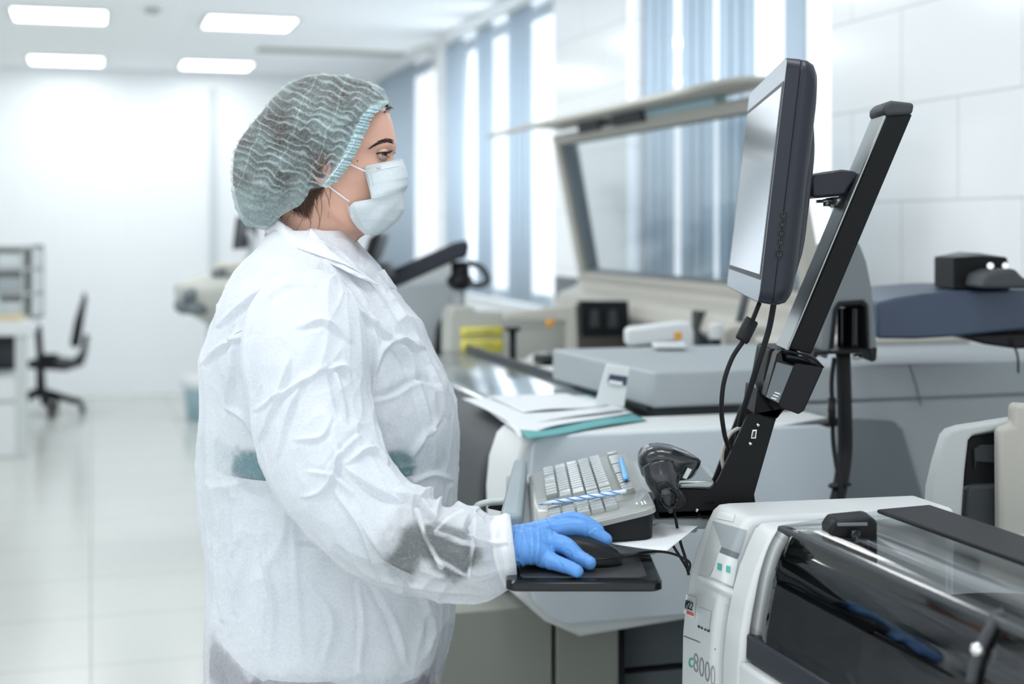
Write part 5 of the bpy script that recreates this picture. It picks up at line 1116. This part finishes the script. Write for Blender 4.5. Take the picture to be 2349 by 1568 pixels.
for j in range(nr):
    flare = np.clip((yy[j]-1000)/600, 0, 1)
    rip = 1+flare*.016*np.sin(th*7+1.2)+flare*.010*np.sin(th*13+yy[j]/160)
    V[j, :, 0] = X_((xf[j]+xb[j])/2+(xf[j]-xb[j])/2*np.sign(np.cos(th))*np.abs(np.cos(th))**.88*rip)
    V[j, :, 1] = YP+wd[j]*np.sign(np.sin(th))*np.abs(np.sin(th))**.88*rip; V[j, :, 2] = Z_(yy[j])
V = V.reshape(-1, 3); N = vnorm(V, nr, nc); cen = np.repeat(V.reshape(nr, nc, 3).mean(1), nc, 0); N *= np.sign((N*(V-cen)).sum(1))[:, None]
# sharp crumples: ridged noise stretched along the hang of the cloth
st_ = V*np.array([16, 16, 5.5]); st_ += (vnoise(V*9)[:, None]-.5)*1.3
dsp = (ridged(st_, 2)-.75)*.006
st2 = V*np.array([34, 34, 20]); st2 += (vnoise(V*14+5)[:, None]-.5)*2
dsp += (ridged(st2, 2)-.75)*.0012*(.4+vnoise(V*7+2))
topfade = np.clip((Z_(545)-V[:, 2])/.06, .15, 1); V = V+N*(dsp*topfade)[:, None]
CR = [([(505, 745), (560, 700), (605, 668), (650, 650)], 9, .007), ([(470, 830), (520, 790), (570, 770)], 9, .006), ([(540, 760), (530, 860), (520, 935)], 10, .010), ([(520, 935), (560, 960), (590, 1010)], 9, .006),
      ([(700, 545), (760, 570), (830, 640), (880, 700)], 8, .005), ([(745, 600), (830, 720), (900, 780), (960, 860)], 10, .006), ([(850, 720), (860, 800), (850, 900), (845, 960)], 9, .006), ([(862, 850), (880, 800), (920, 780), (960, 800)], 9, .008),
      ([(850, 915), (900, 900), (960, 870), (1000, 880)], 10, -.005), ([(905, 760), (960, 900), (985, 1000), (1000, 1080)], 10, .006), ([(940, 780), (1000, 870), (1025, 950)], 8, .004), ([(870, 640), (930, 740), (980, 830)], 9, .006),
      ([(945, 1050), (975, 1000), (1010, 960)], 9, .006), ([(945, 1110), (990, 1090), (1030, 1100)], 9, .005), ([(600, 1200), (605, 1290), (625, 1380), (620, 1500)], 9, .005), ([(530, 1110), (545, 1250), (540, 1400)], 12, .006),
      ([(670, 1200), (680, 1350), (690, 1500)], 10, .004), ([(820, 1340), (830, 1420), (822, 1540)], 9, .006), ([(850, 1330), (900, 1420), (930, 1520)], 11, .006), ([(970, 1370), (990, 1440), (975, 1510)], 10, .006), ([(700, 1330), (760, 1420), (740, 1520)], 12, .004),
      ([(495, 1180), (500, 1300), (510, 1420)], 10, .006), ([(870, 1090), (905, 1075), (945, 1070)], 7, .005), ([(905, 1045), (920, 1080), (945, 1105)], 7, .004)]
V = creases(V, N, CR, YP, .75, 1.35)
coat = rings_obj('lab_coat', V, nr, nc, M['coat'], per)
layers(coat, V, M['coat'], .58, [([(585, 1078), (600, 1078), (660, 1082)], 60, .60), ([(870, 1076), (905, 1078)], 52, .60), ([(690, 1247), (740, 1248)], 10, .3), ([(480, 1500), (510, 1540), (560, 1590)], 42, .34), ([(600, 1580), (780, 1590), (960, 1580)], 40, .34), ([(1040, 1450), (1010, 1520), (980, 1580)], 34, .34), ([(720, 540), (790, 570), (830, 590)], 18, .2)])
TK = bvh(coat)
# second layer: shorter opaque inner hem, seen through the sheer outer coat
shell('inner_coat', [1054, 1150, 1230, 1320, 1390, 1450, 1464], [1030, 1028, 1025, 1025, 1015, 985, 970], [500, 500, 503, 500, 495, 510, 525], [.20, .205, .21, .215, .218, .218, .216], mat('inner_coat_cloth', rgb(212, 218, 223), .8, bump=.2, bscale=400), 60, hem=85)
# ---- sleeve
SC = [(712, 668, 2.13, .030), (706, 690, 2.10, .062), (698, 740, 2.06, .083), (700, 820, 2.035, .090), (708, 900, 2.02, .088), (722, 980, 2.0, .086), (748, 1060, 1.975, .083), (790, 1130, 1.955, .079), (850, 1190, 1.94, .074), (920, 1232, 1.925, .066), (985, 1256, 1.915, .063), (1050, 1270, 1.91, .063), (1095, 1276, 1.907, .062), (1130, 1272, 1.905, .054), (1158, 1266, 1.902, .048), (1172, 1264, 1.90, .050), (1180, 1263, 1.9, .047)]
ctrl = [(*P(a, b, c), d) for a, b, c, d in SC]
nr, nc = 420, 260; sp3 = spline(ctrl, nr); pts = sp3[:, :3]; rad = sp3[:, 3]
T_ = np.gradient(pts, axis=0); T_ /= np.linalg.norm(T_, axis=1)[:, None]
th = np.linspace(0, 2*math.pi, nc, endpoint=False); V = np.zeros((nr, nc, 3)); yax = np.array([0, 1., 0])
ss_ = np.linspace(0, 1, nr)
for j in range(nr):
    b_ = np.cross(T_[j], yax); b_ /= np.linalg.norm(b_); c_ = np.cross(b_, T_[j])
    fl = .92
    V[j] = pts[j]+rad[j]*(np.cos(th)[:, None]*b_+np.sin(th)[:, None]*c_*fl)
V = V.reshape(-1, 3); N = vnorm(V, nr, nc); cen = np.repeat(pts, nc, 0); N *= np.sign((N*(V-cen)).sum(1))[:, None]
tt = np.repeat(ss_, nc); aa = np.tile(th, nr)
# crumples follow the sleeve: coordinates around and along it
loc = np.c_[np.cos(aa)*1.5, np.sin(aa)*1.5, tt*6.5]; loc += (vnoise(V*11)[:, None]-.5)*.9
dsp = (ridged(loc*1.0+np.c_[tt*0, tt*0, aa*.6], 2)-.75)*.0050
low_ = np.exp(-((tt-.80)/.09)**2)
loc2 = np.c_[np.cos(aa)*2.4, np.sin(aa)*2.4, tt*22]; loc2 += (vnoise(V*24)[:, None]-.5)*1.6
dsp += (ridged(loc2*.55, 1)-.4)*(.0015+.0095*low_)
end = np.clip((1-tt)/.06, .12, 1); V = V+N*(dsp*end)[:, None]
CS = [([(575, 760), (610, 690), (660, 655), (720, 655)], 9, .004), ([(690, 750), (740, 735), (800, 780)], 10, .005), ([(600, 1000), (640, 900), (665, 820)], 11, .006), ([(590, 940), (670, 890), (745, 845)], 8, .005),
      ([(762, 845), (775, 900), (790, 960)], 9, .010), ([(750, 848), (790, 842), (800, 870)], 8, .006), ([(640, 1040), (665, 940), (700, 860)], 10, .005), ([(680, 1010), (740, 1000), (760, 960)], 8, .004),
      ([(810, 1130), (760, 1090), (710, 1080)], 8, .005), ([(700, 1140), (735, 1130), (765, 1090), (775, 1030)], 8, .008), ([(820, 1000), (780, 1040), (745, 1090)], 9, .006), ([(800, 1080), (870, 1130), (920, 1150)], 8, .008),
      ([(800, 1060), (850, 1030), (890, 1060)], 9, .006), ([(770, 1130), (830, 1215), (870, 1320)], 9, .008), ([(810, 1160), (850, 1230), (890, 1290)], 8, .005), ([(905, 1130), (960, 1150), (1000, 1190)], 9, .008),
      ([(955, 1165), (975, 1230), (1010, 1300)], 6, .008), ([(1000, 1195), (1060, 1225), (1110, 1245), (1150, 1248)], 6, .007), ([(1000, 1190), (1010, 1150), (1060, 1160)], 8, .007), ([(1070, 1200), (1085, 1260), (1060, 1310)], 6, .006),
      ([(1080, 1180), (1070, 1210), (1090, 1240)], 7, -.008), ([(1000, 1285), (1040, 1310), (1070, 1320)], 6, .005), ([(960, 1150), (975, 1130), (1020, 1140)], 8, .006), ([(870, 1330), (960, 1345), (1060, 1360)], 9, .004)]
V = creases(V, N, CS, 9, .75, 1.3)
sl = rings_obj('sleeve', V, nr, nc, M['sleeve'], coat)
layers(sl, V, M['sleeve'], .60, [([(925, 1290), (950, 1240), (1000, 1255), (1050, 1290)], 46, .62), ([(1000, 1225), (1050, 1235), (1078, 1275)], 38, .45), ([(958, 1170), (975, 1230), (1012, 1300)], 6, -.7), ([(1000, 1222), (1060, 1243), (1140, 1250)], 9, -.6), ([(1090, 1190), (1084, 1250), (1075, 1320)], 5, -.5), ([(1000, 1280), (1030, 1296), (1065, 1318)], 5, -.5), ([(1000, 1215), (1030, 1185), (1060, 1170)], 4, -.3)])
# cuff hem
cf = V.reshape(nr, nc, 3)[-14:]; 
hem = obj('cuff', MB().rings([[Vector(p)*1 for p in r] for r in (cf[0]+.0*cf[0], cf[4], cf[9], cf[13])], cap=False), M['paper'], coat, solid=.0015)
# far sleeve hanging behind the body
obj('sleeve', MB().tube([(X_(705), YP+.17, Z_(700)), (X_(690), YP+.22, 1.1), (X_(740), YP+.22, .9), (X_(840), YP+.13, .83)], [.07, .075, .06, .045], 28, smooth=30), M['collar'], coat)
# ---- collar
def coll(name, top, bot, m, lift=.004, n=60, k=14, yoff=0):
    tp, bt_ = spline(top, n), spline(bot, n)
    def f(a, b):
        i = a*(n-1); i0 = int(min(n-1, i)); (x0, y0, d0), (x1, y1, d1) = tp[i0], bt_[i0]; x, y, d = x0+(x1-x0)*b, y0+(y1-y0)*b, d0+(d1-d0)*b
        return P(x, y, YP-d-lift*math.sin(b*math.pi)+.0008*math.sin(a*40+b*5))
    return obj(name, MB().grid(f, n, k), m, coat, solid=.0006)
# stand collar wraps the neck: px, py, offset towards the camera from the body's middle plane
coll('stand_collar', [(626, 494, .0), (645, 508, .045), (690, 535, .066), (712, 524, .072), (760, 538, .070), (800, 552, .055), (823, 566, .02)],
     [(606, 540, .0), (620, 560, .07), (680, 590, .105), (740, 600, .118), (790, 612, .112), (835, 625, .08), (882, 655, .0)], M['sheer'], .004)
coll('stand_collar', [(626, 494, .0), (645, 500, -.045), (700, 520, -.066), (760, 530, -.070), (800, 545, -.055), (823, 566, .02)],
     [(606, 540, .0), (620, 560, -.07), (680, 590, -.105), (790, 612, -.112), (835, 625, -.08), (882, 655, .0)], M['sheer'], -.004)
coll('collar_fold', [(627, 493, .004), (640, 506, .050), (668, 524, .068), (700, 545, .076), (713, 524, .082)],
     [(606, 530, .01), (650, 556, .090), (730, 585, .128), (800, 610, .132), (868, 655, .10)], M['collar'], .006)
coll('lapel', [(713, 524, .083), (735, 548, .098), (760, 575, .11), (800, 605, .12), (868, 652, .103)],
     [(700, 560, .10), (730, 590, .125), (770, 610, .135), (820, 635, .132), (868, 655, .10)], M['collar'], .004)
coll('lapel_tip', [(850, 632, .02), (866, 625, .03), (881, 617, .03)], [(880, 670, .01), (895, 664, .02), (912, 662, .01)], M['collar'], .002, 12, 8)
obj('shoulder_seam', MB().tube([hit(TK, x, y, .001, 2.1) for x, y in spline([(475, 812), (520, 775), (565, 750)], 14)], .0007, 6), M['elastic'], coat)

# ---- gloved hand
def fuse(name, chains, m, parent, vox=.0014, it=8, disp=None):
    mb = MB()
    for pts_, rr_ in chains:
        mb.tube([P(*p) for p in pts_], rr_, 20, smooth=24)
        for p, r in ((pts_[0], rr_[0]), (pts_[-1], rr_[-1])): c = P(*p); mb.ell(c, r, r, r, 20, 14)
    o = obj(name, mb, m, parent)
    rm = o.modifiers.new('r', 'REMESH'); rm.mode = 'VOXEL'; rm.voxel_size = vox
    sm = o.modifiers.new('s', 'SMOOTH'); sm.iterations = it; sm.factor = .5
    dg = bpy.context.evaluated_depsgraph_get(); me = bpy.data.meshes.new_from_object(o.evaluated_get(dg)); o.modifiers.clear(); o.data = me
    if disp is not None:
        n = len(me.vertices); co = np.zeros(n*3); me.vertices.foreach_get('co', co); nn = np.array([v.normal[:] for v in me.vertices]); Vw = co.reshape(-1, 3)+np.array(ROOT[o.name])
        Vw = disp(Vw, nn)-np.array(ROOT[o.name]); me.vertices.foreach_set('co', Vw.ravel())
    me.materials.clear(); me.materials.append(m); me.polygons.foreach_set('use_smooth', [True]*len(me.polygons)); me.update(); return o
HC = [
 ([(1135, 1252, 1.900), (1180, 1246, 1.905), (1215, 1228, 1.93), (1272, 1204, 1.958)], [.024, .021, .016, .0125]),
 ([(1135, 1252, 1.900), (1185, 1240, 1.910), (1225, 1226, 1.93), (1272, 1212, 1.940)], [.026, .022, .0165, .0135]),
 ([(1135, 1256, 1.897), (1185, 1250, 1.898), (1225, 1240, 1.905), (1262, 1240, 1.912)], [.027, .023, .0185, .0145]),
 ([(1135, 1262, 1.892), (1185, 1262, 1.882), (1222, 1266, 1.880), (1252, 1276, 1.882)], [.026, .0225, .0175, .0135]),
 ([(1160, 1255, 1.895), (1200, 1254, 1.893), (1240, 1250, 1.900)], [.026, .022, .0155]),
 ([(1268, 1204, 1.962), (1315, 1190, 1.966), (1345, 1198, 1.964), (1374, 1216, 1.958)], [.0115, .0110, .0098, .0080]),
 ([(1268, 1216, 1.938), (1325, 1209, 1.938), (1362, 1221, 1.937), (1389, 1237, 1.934)], [.0132, .0130, .0112, .0092]),
 ([(1256, 1246, 1.908), (1298, 1252, 1.893), (1328, 1278, 1.882), (1352, 1291, 1.874)], [.0142, .0125, .0108, .0092]),
 ([(1248, 1280, 1.880), (1280, 1292, 1.864), (1306, 1301, 1.850), (1324, 1310, 1.838)], [.0130, .0105, .0094, .0082]),
 ([(1185, 1240, 1.930), (1235, 1232, 1.972), (1280, 1240, 1.990), (1315, 1250, 1.985)], [.018, .014, .012, .0095]),
]
GC = [([(1185, 1200), (1178, 1250), (1172, 1312)], 3, .0018), ([(1200, 1205), (1190, 1260), (1205, 1318)], 3, .0015), ([(1218, 1200), (1222, 1260), (1212, 1320)], 2.5, .0010), ([(1160, 1300), (1185, 1285), (1215, 1320)], 2.5, .0014), ([(1196, 1195), (1206, 1240), (1240, 1310)], 2.5, .0013),
      ([(1255, 1190), (1268, 1220), (1262, 1255)], 3, -.0012), ([(1258, 1262), (1250, 1290), (1262, 1315)], 2.5, .0010), ([(1330, 1190), (1342, 1205), (1338, 1240)], 2.5, .0009), ([(1296, 1255), (1310, 1262), (1318, 1290)], 3, .0008), ([(1350, 1265), (1340, 1280), (1345, 1300)], 2, .0009), ([(1370, 1210), (1352, 1225), (1378, 1243)], 2.5, .0008), ([(1285, 1285), (1295, 1300), (1290, 1312)], 2.5, .0010), ([(1168, 1215), (1162, 1260), (1158, 1300)], 3, .0012), ([(1234, 1195), (1236, 1250), (1226, 1315)], 2.5, .0008)]
def gdisp(Vw, nn):
    Vw = creases(Vw, nn, GC, 9); r = (ridged(Vw*np.array([55, 55, 90]), 3)-.75)*.00045; Vw = Vw+nn*r[:, None]
    Vw[:, 2] = np.maximum(Vw[:, 2], padz+.0014); return Vw
glove = fuse('glove', HC, M['glove'], per, .0013, 7, gdisp)
for o in list(bpy.data.objects):
    if o.parent is None and o.type == 'MESH' and 'label' in o and 'kind' not in o: pass
